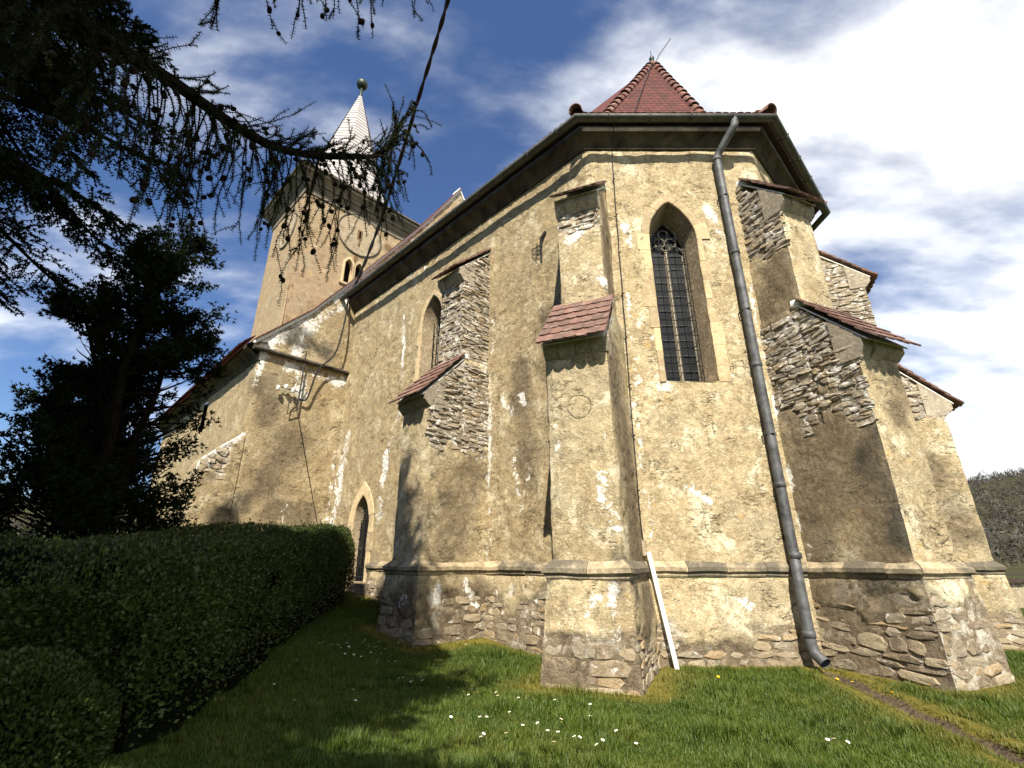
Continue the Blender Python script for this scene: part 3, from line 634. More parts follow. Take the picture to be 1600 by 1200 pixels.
buttress('D', dict(uright=cut(5.5, 1), uend=cut(5.5, 1), right=cut(4.15, .42), end=none, base=1.0), 'long wall buttress with bare rubble side')

# ---- scratched circle on buttress A
mb = MB(); fr = lambda a, b, z: bA['O'] + bA['a'] * a + bA['b'] * b + Z * z
pts = [fr(1.738, .02 + .20 * math.cos(t), 4.05 + .20 * math.sin(t)) for t in np.linspace(.2, 6.1, 40)]
mb.tube(pts, .006, 4); mb.build('scratched_circle', M_trac, BOBJ['A'])
# ---- windows and door of the choir
def opening(name, out, mp, depth, inner, kind, label):
    """jamb stones, reveal and fill of a pointed opening; mp(x, z, d) with d outward"""
    ob = MB(); no = len(out)
    V = [mp(x, z, .03) for x, z in out] + [mp(x, z, -depth) for x, z in inner]
    F = [(i, i + 1, no + i + 1, no + i) for i in range(no - 1)]
    ob.add(V, f4=[(a, d, c, b) for a, b, c, d in F])
    z0 = out[0][1]; zi = inner[0][1]
    ob.add([mp(out[0][0], z0, .03), mp(out[-1][0], z0, .03), mp(inner[-1][0], zi, -depth), mp(inner[0][0], zi, -depth)], f4=[(0, 1, 2, 3)])
    win = ob.build(name, M_reveal, church, False); tag(win, label)
    # jamb blocks: walk along the outline
    seg = np.linalg.norm(np.diff(out, axis=0), axis=1); cum = np.concatenate([[0], np.cumsum(seg)]); tot = cum[-1]
    o2 = offset_arch(out, 1.0) - out
    at = lambda s: (np.array([np.interp(s, cum, out[:, i]) for i in (0, 1)]), np.array([np.interp(s, cum, o2[:, i]) for i in (0, 1)]))
    s = 0.0
    while s < tot - .05:
        ll = random.uniform(.38, .75)
        if tot - s - ll < .25: ll = tot - s
        wid = random.uniform(.11, .20) if random.random() < .6 else random.uniform(.20, .32)
        if kind == 'door': wid = random.uniform(.26, .34)
        n = max(2, int(ll / .09)); V = []; pr = random.uniform(.040, .055)
        for q in np.linspace(s + .004, s + ll - .004, n):
            p, d = at(q)
            for (w_, dd) in ((-.008, -.10), (-.008, pr - .012), (.012, pr), (wid - .01, pr), (wid, pr - .014), (wid, -.10)): V.append(mp(p[0] + d[0] * w_, p[1] + d[1] * w_, dd))
        m = 6; V = np.array(V); F = [(i*m+k, i*m+k+1, (i+1)*m+k+1, (i+1)*m+k) for i in range(n - 1) for k in range(5)]
        f4 = F + [(0, 1, 4, 5), (1, 2, 3, 4), ((n-1)*m, (n-1)*m+5, (n-1)*m+4, (n-1)*m+1), ((n-1)*m+1, (n-1)*m+4, (n-1)*m+3, (n-1)*m+2)]
        V = V + np.stack([vn(V, 5, 81), vn(V, 5, 82), vn(V, 5, 83)], -1) * .010
        j = MB(); j.add(V, f4=f4); j.build('jamb_stone', M_jamb, win); s += ll
    return win
def fill_window(win, inner, mp, depth):
    hw = inner[-1][0]; z0 = inner[0][1]; zs = inner[1][1]; za = inner[:, 1].max()
    # panes behind
    rows = 9
    for sx in (-1, 1):
        for r in range(rows):
            a = z0 + (zs - z0) * r / rows; b = z0 + (zs - z0) * (r + 1) / rows; x0, x1 = sorted((sx * .035, sx * hw))
            t1, t2 = random.uniform(-.012, .012), random.uniform(-.012, .012)
            MB().add([mp(x0, a + .008, -depth - .05 + t1), mp(x1, a + .008, -depth - .05 + t2), mp(x1, b - .008, -depth - .05 + t2), mp(x0, b - .008, -depth - .05 + t1)], f4=[(0, 1, 2, 3)]).build('pane', M_glass, win)
    mb = MB(); nI = len(inner); top = [i for i in range(nI) if inner[i][1] >= zs - 1e-6]
    V = [mp(inner[i][0], inner[i][1], -depth - .06) for i in top]; V.append(mp(0, zs, -depth - .06)); c = len(V) - 1
    mb.add(V, f3=[(c, i + 1, i) for i in range(c - 1)]); mb.build('tracery_pane', M_glass, win)
    # leading between panes, mullion and tracery
    mb = MB()
    for r in range(rows + 1):
        z = z0 + (zs - z0) * r / rows; mb.box((0, 0, 0), (0, 0, 0)) if False else None
        mb.hexa([mp(x, z + dz, d) for dz in (-.014, .014) for x, d in ((-hw, -depth - .03), (hw, -depth - .03), (hw, -depth - .06), (-hw, -depth - .06))])
    mb.build('glazing_bar', M_iron, win)
    mb = MB(); mb.hexa([mp(x, z, d) for z in (z0, zs + .12) for x, d in ((-.045, -depth - .05), (-.02, -depth + .05), (.02, -depth + .05), (.045, -depth - .05))]); mb.build('mullion', M_trac, win)
    mb = MB()
    for s in (-1, 1):
        ar = arch(hw / 2 - .01, zs - .1, zs - .02, .26, 7); mb.tube([mp(s * hw / 2 + x, z, -depth) for x, z in ar], .020, 5)
        for k in range(2):   # foils springing from the lancet heads
            cx, cz = s * (hw * .30), zs + .40 + .0 * k
        mb.tube([mp(s * hw * .30 + .125 * math.cos(t), zs + .34 + .125 * math.sin(t), -depth) for t in np.linspace(.4, 6.2, 16)], .017, 5)
    mb.tube([mp(.12 * math.cos(t), zs + .58 + .12 * math.sin(t), -depth) for t in np.linspace(-.6, 3.8, 14)], .017, 5)
    mb.tube([mp(x, z, -depth) for x, z in inner[1:-1]], .028, 5)
    mb.build('tracery', M_tracery, win)
    # wrought iron grille standing in front of the glass
    for r in range(11):
        z = z0 + .06 + (zs - z0 + .30) * r / 10; MB().tube([mp(-hw - .03, z, -depth + .04), mp(-hw + .02, z, -depth + .16), mp(hw - .02, z, -depth + .16), mp(hw + .03, z, -depth + .04)], .011, 5).build('grille_bar', M_iron, win)
    for q in range(5):
        x = -hw + .03 + (2 * hw - .06) * q / 4; top_ = zs + .30 + (.25 if q in (1, 2, 3) else 0)
        MB().tube([mp(x, z0 + .02, -depth + .04), mp(x, z0 + .05, -depth + .17), mp(x, top_, -depth + .17)], .011, 5).build('grille_bar', M_iron, win)
    # weathered wooden side frame seen between bars
    mb = MB()
    for s in (-1, 1): mb.hexa([mp(s * x, z, d) for z in (z0, zs) for x, d in ((hw - .06, -depth - .02), (hw, -depth - .02), (hw, -depth - .06), (hw - .06, -depth - .06))])
    mb.build('side_frame', M_tracery, win)
mp1 = mapper((WX, 9.1, 0), (1, 0, 0), (0, -1, 0)); in1 = arch(.425, 5.12, 8.46, .90)
w1 = opening('window', WIN1, mp1, .50, in1, 'win', 'tall pointed window with iron grille on the end face'); fill_window(w1, in1, mp1, .50)
mp2 = mapper(lw(T2, 0), -U, S); in2 = arch(.425, 5.12, 8.50, .90)
w2 = opening('window', WIN2, mp2, .50, in2, 'win', 'pointed window half hidden behind the long wall buttress'); fill_window(w2, in2, mp2, .50)
mp3 = mapper(lw(T3, 0), -U, S); in3 = arch(.44, 1.07, 2.72, .80)
dr = opening('door', DOOR, mp3, .25, in3, 'door', 'pointed side door closed by an iron grille')
mb = MB(); V = [mp3(x, z, -.38) for x, z in in3] + [mp3(0, 1.8, -.38)]; n = len(in3)
mb.add(V, f3=[(n, i + 1, i) for i in range(n - 1)] + [(n, 0, n - 1)]); mb.build('door_leaf', M_dark, dr)
for q in range(7):
    x = -.40 + .8 * q / 6; zt = float(np.interp(abs(x), [0, .25, .44], [3.5, 3.2, 2.75])); MB().tube([mp3(x, 1.08, -.2), mp3(x, zt, -.2)], .013, 5).build('grille_bar', M_iron, dr)
for r in range(8):
    z = 1.2 + r * .28; xm = float(np.interp(z, [2.72, 3.1, 3.5], [.44, .33, .05])); MB().tube([mp3(-xm, z, -.19), mp3(xm, z, -.19)], .013, 5).build('grille_bar', M_iron, dr)
for q, (za, zb_, o) in enumerate(((.45, .74, .42), (.75, 1.05, .22))):
    x = -.95
    while x < .9:
        ll = random.uniform(.4, .7); MB().hexa([mp3(xx, zz, d) for zz in (za, zb_ - .012) for xx, d in ((x, o + random.uniform(-.02, .02)), (min(x + ll, 1.0) - .012, o), (min(x + ll, 1.0) - .012, -.3), (x, -.3))]).build('step_stone', M_plinth, dr); x += ll

# ---- eaves: cornice, gutter, downpipe
def sweep(mb, path, prof, closed=False):
    """sweep an (outward, z) profile along plan corners with mitres; outward is to the right of travel"""
    P = [np.asarray(p, float)[:2] for p in path]; m = len(prof); V = []
    for i, p in enumerate(P):
        ds = []
        if i > 0: ds.append(unit(p - P[i-1]))
        if i < len(P) - 1: ds.append(unit(P[i+1] - p))
        ns = [np.array([d[1], -d[0]]) for d in ds]; n = unit(sum(ns)); n = n / max(.3, n @ ns[0])
        V += [(p[0] + n[0]*o, p[1] + n[1]*o, z) for o, z in prof]
    F = [(i*m+k, i*m+k+1, (i+1)*m+k+1, (i+1)*m+k) for i in range(len(P) - 1) for k in range(m - 1)]
    mb.add(V, f4=F); return mb
def fine(path, step=.4):
    out = []
    for p, q in zip(path, path[1:]):
        n = max(1, int(np.linalg.norm(q - p) / step)); out += [p + (q - p) * i / n for i in range(n)]
    return out + [path[-1]]
EAVE = [lw(11.6, 0), A, B, CC, DD, DD + U * 11.6]
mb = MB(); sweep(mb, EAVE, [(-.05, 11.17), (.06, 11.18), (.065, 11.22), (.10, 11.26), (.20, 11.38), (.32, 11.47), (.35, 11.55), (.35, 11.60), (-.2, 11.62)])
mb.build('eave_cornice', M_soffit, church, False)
gp = [(.63 + .105 * math.cos(a), 11.56 + .105 * math.sin(a)) for a in np.linspace(math.pi, 2 * math.pi, 11)]
gp = gp + [(o - (.012 if o > .63 else -.012), z + .004) for o, z in reversed(gp)]
mb = MB(); sweep(mb, EAVE, gp); gut = mb.build('gutter', M_gutter, church, True)
for p, q in zip(EAVE, EAVE[1:4]):
    d = unit(q - p); n = np.array([d[1], -d[0], 0]); L_ = np.linalg.norm(q - p)
    for x in np.arange(.5, L_, .98):
        j = MB(); j.tube([p + d * x + n * (.63 + .115 * math.cos(a)) + Z * (11.56 + .115 * math.sin(a)) for a in np.linspace(math.pi, 2 * math.pi, 9)], .018, 5); j.build('gutter_bracket', M_gutter, gut)
px = 4.95
pp = [(5.28, 8.47, 11.50), (5.28, 8.47, 11.34), (5.22, 8.52, 11.24), (5.02, 8.86, 10.92), (px, 8.93, 10.80), (px, 8.93, 10.6), (px, 8.93, 6), (px, 8.93, 1.85), (px - .01, 8.90, 1.66), (px - .11, 8.74, 1.38), (px - .12, 8.72, 1.2), (px - .13, 8.70, .40), (px - .12, 8.66, .25), (px - .07, 8.50, .13)]
mb = MB(); mb.tube(pp, .09, 14, cap=False); pipe = mb.build('downpipe', M_zinc, church, True); tag(pipe, 'long grey metal downpipe with a swan neck under the gutter')
for z in (10.72, 8.05, 5.35, 2.95, 1.72, .52):
    y = 8.93 if z > 1.8 else (8.88 if z > 1.5 else 8.70); MB().lathe([(.09, -.05), (.101, -.045), (.101, .045), (.09, .05)], (px - (.13 if z < 1 else 0), y, z), 14).build('pipe_collar', M_zinc, pipe, True)
for z in (9.6, 6.6, 3.9): MB().tube([(px - .1, 9.12, z), (px - .11, 8.93, z), (px, 8.815, z), (px + .11, 8.93, z), (px + .1, 9.12, z)], .014, 5).build('pipe_clamp', M_iron, pipe)

# ---- choir roof
AP = np.array([5.3, 12.7, 19.2]); AX = A + 5.025 * W; RE = AX + U * 11.6 + Z * 19.2
def ring(off, z):
    P = [p[:2] for p in EAVE]; out = []
    for i, p in enumerate(P):
        ds = ([unit(p - P[i-1])] if i > 0 else []) + ([unit(P[i+1] - p)] if i < len(P) - 1 else [])
        ns = [np.array([d[1], -d[0]]) for d in ds]; n = unit(sum(ns)); n = n / (n @ ns[0]); out.append(np.array([p[0] + n[0]*off, p[1] + n[1]*off, z]))
    return out
E_ = ring(.53, 11.76); K_ = ring(-.75, 12.42); E2 = ring(.47, 11.68)
mb = MB()
def roofquad(*v): mb.add(v, f4=[(0, 1, 2, 3)]) if len(v) == 4 else mb.add(v, f3=[(0, 1, 2)])
tops = [RE, AP, AP, AP, AP, RE]; eb = MB()
for i in range(5):
    roofquad(E_[i], E_[i+1], K_[i+1], K_[i]); eb.add([E2[i+1], E2[i], E_[i], E_[i+1]], f4=[(0, 1, 2, 3)])
    e3 = ring(-.2, 11.66); eb.add([e3[i+1], e3[i], E2[i], E2[i+1]], f4=[(0, 1, 2, 3)])
    if i in (0, 4): roofquad(K_[i], K_[i+1], tops[i+1], tops[i])
    else: roofquad(K_[i], K_[i+1], AP)
roof = mb.build('choir_roof', M_rtile, church); eb.build('eave_board', M_eave, roof); tag(roof, 'steep hipped red tile roof over the polygonal choir')
RT_MB, _ = tile_mesh('roof_tile', .175, .34, .018, M_rtile, 5)
RTV = np.vstack(RT_MB.v); RT3 = np.vstack(RT_MB.f3); RT4 = np.vstack(RT_MB.f4)
def tile_face(mb, p0, p1, q0, q1, ex, maxrow=None, w=.18):
    """lay tiles on the quad p0-p1 (eave) to q0-q1 (top)"""
    ln = np.linalg.norm((q0 + q1) / 2 - (p0 + p1) / 2); rows = int(ln / ex); bx = unit(p1 - p0); up = unit((q0 + q1) / 2 - (p0 + p1) / 2); up = unit(up - bx * (up @ bx)); nz = np.cross(bx, up)
    for r in range(rows if maxrow is None else min(rows, maxrow)):
        t = r / rows; a = p0 + (q0 - p0) * t; b = p1 + (q1 - p1) * t; L_ = np.linalg.norm(b - a); n = int(L_ / w)
        if n < 1: continue
        for k in range(n + 1):
            x = w * (k + (.5 if r % 2 else 0)); 
            if x > L_ - .03: continue
            ey = unit(up - nz * .06); j = random.gauss(0, .012); exx = unit(bx + up * j); ez = unit(np.cross(exx, ey)); c = a + bx * x + up * (.335 - ex * .0 + random.uniform(-.008, .008)) + nz * .045
            mb.add(c + RTV[:, :1] * exx + RTV[:, 1:2] * ey + RTV[:, 2:3] * ez, f3=RT3, f4=RT4)
tm = MB()
tile_face(tm, K_[1], K_[2], AP, AP, .165); tile_face(tm, E_[1] - Z * .02, E_[2] - Z * .02, K_[1], K_[2], .165)
tile_face(tm, E_[0] - Z * .02, E_[1] - Z * .02, K_[0], K_[1], .165, 4); tile_face(tm, E_[2] - Z * .02, E_[3] - Z * .02, K_[2], K_[3], .165, 4); tile_face(tm, K_[2], K_[3], AP, AP, .165)
tag(tm.build('roof_tiles', M_rtile, roof), kind='stuff')
# hip tiles, one by one
def hip_mesh():
    n = 8; a = np.linspace(-.15, math.pi + .15, n); V = []
    for y, r in ((0, .115), (-.24, .135), (-.52, .165)):
        for q in (0, .02): V += [((r - q) * math.cos(t), y, (r - q) * math.sin(t)) for t in a]
    f = []
    for i in range(2):
        for k in range(n - 1):
            o = i * 2 * n; f.append((o+k, o+2*n+k, o+2*n+k+1, o+k+1)); f.append((o+n+k, o+n+k+1, o+3*n+k+1, o+3*n+k))
    for k in range(n - 1): f.append((4*n+k, 5*n+k, 5*n+k+1, 4*n+k+1))
    mb = MB(); mb.add(V, f4=f); return mb.mesh('hip_tile', M_hip, True)
HIP = hip_mesh()
def hips(pts, parent, step=.40):
    for p, q in zip(pts, pts[1:]):
        L_ = np.linalg.norm(q - p); n = max(1, int(round(L_ / step))); up = unit(q - p); sx = unit(np.cross(up, Z)); nz = np.cross(sx, up)
        for i in range(n):
            c = p + (q - p) * (i + 1) / n + nz * (.02 + random.uniform(-.01, .012)) + sx * random.uniform(-.012, .012); tl = unit(up - nz * .05)
            place_tile(HIP, 'hip_tile', parent, c, sx, tl, np.cross(sx, tl))
for i in (1, 2, 3): hips([E_[i] + Z * .02, K_[i], AP], roof)
mb = MB(); mb.lathe([(.14, -.12), (.16, .02), (.07, .10), (.05, .20), (.09, .26), (.10, .34), (.05, .44), (.015, .52), (.012, .75), (0, .76)], AP, 10); mb.build('finial', M_copper, roof, True)
MB().tube([AP + np.array([.1, -.1, .0]), AP + np.array([.25, -.15, .35]), AP + np.array([.75, -.2, 1.15])], .018, 5).build('lightning_rod', M_iron, roof)

# ---- lightning conductor on the front face
mb = MB(); cps = [(2.42, 8.5, 11.70), (2.43, 8.45, 11.52), (2.44, 8.9, 11.15), (2.45, 9.03, 10.9)] + [(2.44 - .013 * (11 - z) + random.uniform(-.008, .008), 9.02 + random.uniform(-.01, .005), z) for z in np.arange(10.4, 2.2, -.45)] + [(2.35, 9.02, 1.98)]
mb.tube(cps, .011, 5); lc = mb.build('lightning_conductor', M_iron, church)
tube_up = [AP + np.array([-.0, -.15, -.1])]
for q in range(1, 13): tube_up.append(AP + (K_[1] * .72 + K_[2] * .28 - AP) * q / 12 + np.array([random.uniform(-.02, .02), -.16, .10]))
MB().tube(tube_up, .014, 5).build('conductor_run', M_iron, lc)
for z in np.arange(10.2, 2.3, -1.05):
    x = 2.44 - .013 * (11 - z); MB().tube([(x, 9.1, z), (x, 9.0, z), (x + .03, 8.99, z + .01)], .016, 5).build('conductor_clip', M_iron, lc)
# frayed stub of cable on the long wall
mb = MB(); c = lw(1.42, 9.05, .06)
mb.tube([c + Z * .38 - U * .13, c + Z * .2 - U * .02 + S * .05, c + S * .03, c - Z * .42 + U * .02], [.035, .04, .03, .02], 6)
for q in range(9): mb.tube([c + Z * random.uniform(-.1, .1), c + Z * random.uniform(-.2, .25) + U * random.uniform(-.1, .35) + S * .05, c - Z * random.uniform(.0, .5) + U * random.uniform(.02, .4) + S * .02], .007, 4)
mb.build('frayed_cable', M_cable, church)
# ---- nave
nave = MB(); ND = 3.2; NT = 26.0
nzone = lambda s, z, P: .55 - np.linalg.norm((P - NV(3.5, 4.7)) * np.array([1, 1, 1.0]), axis=1) * .55
panel(nave, [NV(ND, .3), NV(-.1, .3), NV(-.1, 8.5), NV(ND, 8.5)], .075, fade=(1, 0, 1, 0), lumps=1.2)
GAB = [(ND + .25, 8.62), (1.7, 10.45), (.34, 12.35), (-2.85, 17.05), (-5.08, 20.7)]
def gable_panel(sgn):
    for (d0, z0), (d1, z1) in zip(GAB, GAB[1:]):
        f = lambda d, z: NV(d, z) if sgn > 0 else NV(-10.05 - d, z)
        q = [f(d0, 8.5), f(d1, 8.5), f(d1, z1), f(d0, z0)]
        q = [x + U * .03 for x in q]
        panel(nave, q if sgn > 0 else [q[1], q[0], q[3], q[2]], .10, fade=(0, 0, 0, 1))
gable_panel(1); gable_panel(-1)
NS = lambda t, z, o=0: NV(ND, 0) + U * t + S * o + Z * z
nniche = lambda c: in_poly((c - NS(0, 0)) @ -U + 5.9, c[:, 2], arch(.35, 6.6, 7.2, .9))
panel(nave, [NS(NT - 11.6, .3), NS(0, .3), NS(0, 8.5), NS(NT - 11.6, 8.5)], .11, hole=nniche)
panel(nave, [NV(-10.05, .3), NV(-13.25, .3), NV(-13.25, 8.5), NV(-10.05, 8.5)], .3)
nave_wall = nave.build('nave_wall', M_nave, church, True); tag(nave_wall, 'ochre nave wall with whitewashed gable edge')
# window niche filling
mb = MB(); mb.hexa([NS(5.9 + t, z, o) for z in (6.4, 8.25) for t, o in ((-.7, -.22), (2.6, -.22), (2.6, -.6), (-.7, -.6))]); mb.build('nave_window_void', M_dark, nave_wall)
# ledge on the gable foot, gable coping
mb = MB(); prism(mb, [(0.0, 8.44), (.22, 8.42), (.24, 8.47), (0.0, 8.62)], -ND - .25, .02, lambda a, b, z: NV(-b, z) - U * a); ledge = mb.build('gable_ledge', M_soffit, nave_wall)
mb = MB()
for (d0, z0), (d1, z1) in zip(GAB, GAB[1:]):
    mb.hexa([NV(d, z + h) + U * o for h in (-.02, .14) for d, z, o in ((d0, z0, -.07), (d1, z1, -.07), (d1, z1, .55), (d0, z0, .55))])
    mb.hexa([NV(-10.05 - d, z + h) + U * o for h in (-.02, .14) for d, z, o in ((d0, z0, -.07), (d1, z1, -.07), (d1, z1, .55), (d0, z0, .55))])
mb.build('gable_coping', M_limefillet, nave_wall)
cop = MB()
for (d0, z0), (d1, z1) in zip(GAB, GAB[1:]):
    n = max(1, int(math.hypot(d1 - d0, z1 - z0) / .3))
    for i in range(n):
        a = NV(d0 + (d1 - d0) * i / n, z0 + (z1 - z0) * i / n + .15); b = NV(d0 + (d1 - d0) * (i + 1) / n, z0 + (z1 - z0) * (i + 1) / n + .15)
        cop.hexa([p + U * o + Z * h for h in (0, .03 + .02 * random.random()) for p, o in ((a, -.13), (b + (a - b) * .04, -.13), (b + (a - b) * .04, .6), (a, .6))])
tag(cop.build('coping_tiles', M_rtile, nave_wall), kind='stuff')
# nave roof behind the gable
mb = MB()
for sgn in (1, -1):
    f = (lambda d, t, z: NV(d, z) + U * t) if sgn > 0 else (lambda d, t, z: NV(-10.05 - d, z) + U * t)
    pr = [(ND + .55, 8.42), (1.7, 10.2), (.34, 12.1), (-2.85, 16.8), (-5.03, 20.4)]
    for (d0, z0), (d1, z1) in zip(pr, pr[1:]):
        v = [f(d0, .3, z0), f(d1, .3, z1), f(d1, NT - 11.6, z1), f(d0, NT - 11.6, z0)]; mb.add(v if sgn < 0 else v[::-1], f4=[(0, 1, 2, 3)])
mb.build('nave_roof', M_rtile, church)
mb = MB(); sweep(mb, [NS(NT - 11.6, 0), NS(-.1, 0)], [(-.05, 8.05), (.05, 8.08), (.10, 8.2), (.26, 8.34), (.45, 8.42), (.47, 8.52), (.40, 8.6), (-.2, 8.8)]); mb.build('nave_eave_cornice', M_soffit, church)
tm = MB(); p0, p1 = NS(NT - 11.6, 8.5, .6), NS(.05, 8.5, .6); tile_face(tm, p0, p1, p0 - S * 1.2 + Z * 1.3, p1 - S * 1.2 + Z * 1.3, .17, 3, .24); tag(tm.build('nave_roof_tiles', M_rtile, church), kind='stuff')
# battered corner buttress flush with the east wall
nb = MB(); q = lambda d, z, o=0: NV(d, z) + U * o
rubn = lambda s, z, P: .30 - .45 * np.abs((P - NV(0, 0)) @ S - 3.9) + .28 * (z - 4.6) * (z < 4.6) - .1
panel(nb, [q(4.65, .2, -.02), q(3.15, .2, -.02), q(3.15, 5.55, -.02), q(4.18, 4.55, -.02)], .06, rub=rubn, owner='N', fade=(1, 0, 0, 1), course=(.12, .2), slen=(.16, .34))
panel(nb, [q(4.65, .2, 1.3), q(4.65, .2, -.02), q(4.18, 4.55, -.02), q(4.18, 4.55, 1.3)], .1)
panel(nb, [q(4.18, 4.55, -.02), q(3.15, 5.55, -.02), q(3.15, 5.55, 1.3), q(4.18, 4.55, 1.3)], .12)
ob = nb.build('buttress', M_nave, church, True); tag(ob, 'low sloping buttress at the nave corner behind the hedge'); BOBJ['N'] = ob
# electricity bracket and insulators on the nave wall
mb = MB(); c = NV(1.72, 0) - U * .16
mb.tube([c + Z * 8.75 + S * .15, c + Z * 8.85, c + Z * 8.6, c + Z * 6.6], .028, 6); mb.tube([c + Z * 7.0 + S * .12, c + Z * 6.8 + S * .3, c + Z * 6.4 + S * .3, c + Z * 6.6], .018, 5)
mb.tube([c + Z * 7.55 - S * .15, c + Z * 7.25, c + Z * 7.3 + S * .7], .02, 5)
br = mb.build('power_bracket', M_iron, church)
for dz, ds in ((7.25, .25), (7.32, .5), (7.22, .75)): MB().lathe([(.0, -.09), (.07, -.08), (.05, -.01), (.075, .03), (.04, .09), (0, .1)], c + Z * dz + S * ds - U * .05, 8).build('insulator', M_white, br, True)
mb = MB(); mb.tube([c + Z * 6.6, NV(.25, 2.4) - U * .06], .012, 4); mb.build('earth_wire', M_iron, br)

# ---- tower
TO = np.array([-14.9, 27.0, -.75]) + W * .3; TW, TD, TH = 8.05, 6.3, 27.6
te = lambda w, z, o=0: TO + W * w + Z * z - U * o       # east face, o outwards
ts = lambda u, z, o=0: TO + U * u + Z * z + S * o       # south face
tw = MB()
bel = lambda c: in_poly(((c - te(3.80, 0)) @ W), c[:, 2] + .75, arch(.30, 21.3, 22.8, .55, 5)) | in_poly(((c - te(4.62, 0)) @ W), c[:, 2] + .75, arch(.30, 21.3, 22.8, .55, 5))
panel(tw, [te(-.2, 0), te(TW + .2, 0), te(TW, TH), te(0, TH)], .11, hole=bel, lumps=.6)
slit = lambda c: (np.abs(c[:, 2] - 15.0) < .6) & (np.abs((c - ts(.9, 0)) @ U) < .1) | (np.abs(c[:, 2] - 15.3) < .6) & (np.abs((c - ts(2.6, 0)) @ U) < .1)
panel(tw, [ts(TD + .2, 0), ts(-.2, 0), ts(0, TH), ts(TD, TH)], .14, hole=slit, lumps=.6)
for c in ((te(TW, 0), te(TW, 0) + U * TD), (te(TW, 0) + U * TD, ts(TD, 0))): panel(tw, [c[0], c[1], c[1] + Z * TH, c[0] + Z * TH], .6)
tower = tw.build('tower', M_tower, church, True); tag(tower, 'square plastered bell tower with clock dials')
mb = MB(); mb.hexa([te(w, z, o) for z in (15, 24.3) for w, o in ((.4, -.4), (TW - .4, -.4), (TW - .4, -TD + .4), (.4, -TD + .4))]); mb.build('tower_interior', M_dark, tower)
for cx in (3.80, 4.62):
    ar = arch(.30, 21.3, 22.8, .55, 6); o2 = offset_arch(ar, .17); mb = MB(); n = len(ar)
    V = [te(cx + x, z, .07) for x, z in ar] + [te(cx + x, z, .07) for x, z in o2] + [te(cx + x, z, -.4) for x, z in ar] + [te(cx + x, z, -.02) for x, z in o2]
    mb.add(V, f4=[(i, n+i, n+i+1, i+1) for i in range(n-1)] + [(i, i+1, 2*n+i+1, 2*n+i) for i in range(n-1)] + [(n+i, 3*n+i, 3*n+i+1, n+i+1) for i in range(n-1)]); mb.build('belfry_window', M_jamb, tower)
mb = MB(); mb.hexa([te(w, z, o) for z in (21.12, 21.3) for w, o in ((3.2, .14), (5.2, .14), (5.2, -.3), (3.2, -.3))]); mb.build('belfry_sill', M_jamb, tower)
def dial(fr, cx, cz, r):
    mb = MB(); n = 32; a = np.linspace(0, 2 * math.pi, n, endpoint=False)
    V = [fr(cx, cz, .075)] + [fr(cx + r * math.cos(t), cz + r * math.sin(t), .07) for t in a]; mb.add(V, f3=[(0, 1 + i, 1 + (i + 1) % n) for i in range(n)])
    d = mb.build('clock_dial', M_dialp, tower)
    MB().tube([fr(cx + r * math.cos(t), cz + r * math.sin(t), .07) for t in np.linspace(0, 2 * math.pi, 41)], .07, 5).build('dial_ring', M_corn, d)
    MB().hexa([fr(cx + x, cz + z, o) for z in (-.42, .42) for x, o in ((-.20, .10), (.20, .10), (.20, .0), (-.20, .0))]).build('dial_hatch', M_wood, d)
    MB().hexa([fr(cx + x, cz + z, o) for z in (-.30, .28) for x, o in ((-.06, .14), (.06, .14), (.06, .0), (-.06, .0))]).build('dial_slot', M_dark, d)
    MB().tube([fr(cx + .02, cz - .4, .12), fr(cx - .02, cz - .95, .12)], .05, 5).build('dial_hand', M_wood, d)
M_dialp = plaster('dial_plaster', (.34, .265, .175), (.40, .32, .22), (.47, .40, .29), (.36, .295, .20), relief=.4)
dial(te, 4.30, 25.75, 1.75); dial(lambda x, z, o: ts(x, z, o), 2.3, 25.2, 1.5)
for w, z, r in ((4.25, 27.25, .30), (6.75, 25.95, .33)):
    MB().lathe([(r, -.02), (r, .02), (0, .021)], (0, 0, 0), 12) if False else None
    mb = MB(); n = 12; mb.add([te(w, z, .06)] + [te(w + r * math.cos(t), z + r * (1 if r < .32 else .8) * math.sin(t), .06) for t in np.linspace(0, 2*math.pi, n, endpoint=False)], f3=[(0, 1+i, 1+(i+1) % n) for i in range(n)])
    mb.build('putlog_hole' if r < .32 else 'patched_hole', M_dark if r < .32 else M_wood, tower)
mb = MB()
for q in range(7):      # broken plaster under the dial showing brick
    w, z = 4.15 + random.uniform(-.15, .15), 23.9 - q * .22; s_ = random.uniform(.12, .3); n = 7
    mb.add([te(w, z, .055 + q * .002)] + [te(w + s_ * random.uniform(.6, 1.1) * math.cos(t), z + .16 * random.uniform(.5, 1.1) * math.sin(t), .055 + q * .002) for t in np.linspace(0, 2*math.pi, n, endpoint=False)], f3=[(0, 1+i, 1+(i+1) % n) for i in range(n)])
mb.build('plaster_break', M_wood, tower)
# cornice
P4 = [ts(TD, 0), ts(0, 0), te(TW, 0), te(TW, 0) + U * TD]; P4c = [ts(TD, 0) , ts(0, 0), te(TW, 0), te(TW, 0) + U * TD]
def ring4(o):
    return [TO - W*o - U*o, TO + W*(TW + o) - U*o, TO + W*(TW + o) + U*(TD + o), TO - W*o + U*(TD + o)]
mb = MB(); prof = [(.03, 27.15), (.10, 27.2), (.10, 27.62), (.16, 27.66), (.30, 27.95), (.42, 28.0), (.42, 28.15), (.70, 28.5), (.80, 28.55), (.80, 28.75), (.95, 28.82), (.95, 28.92), (0, 29.1)]
V = [p + Z * z for o, z in prof for p in ring4(o)]; mb.add(V, f4=[(i*4+k, i*4+(k+1) % 4, (i+1)*4+(k+1) % 4, (i+1)*4+k) for i in range(len(prof)-1) for k in range(4)]); mb.build('tower_cornice', M_corn, tower)
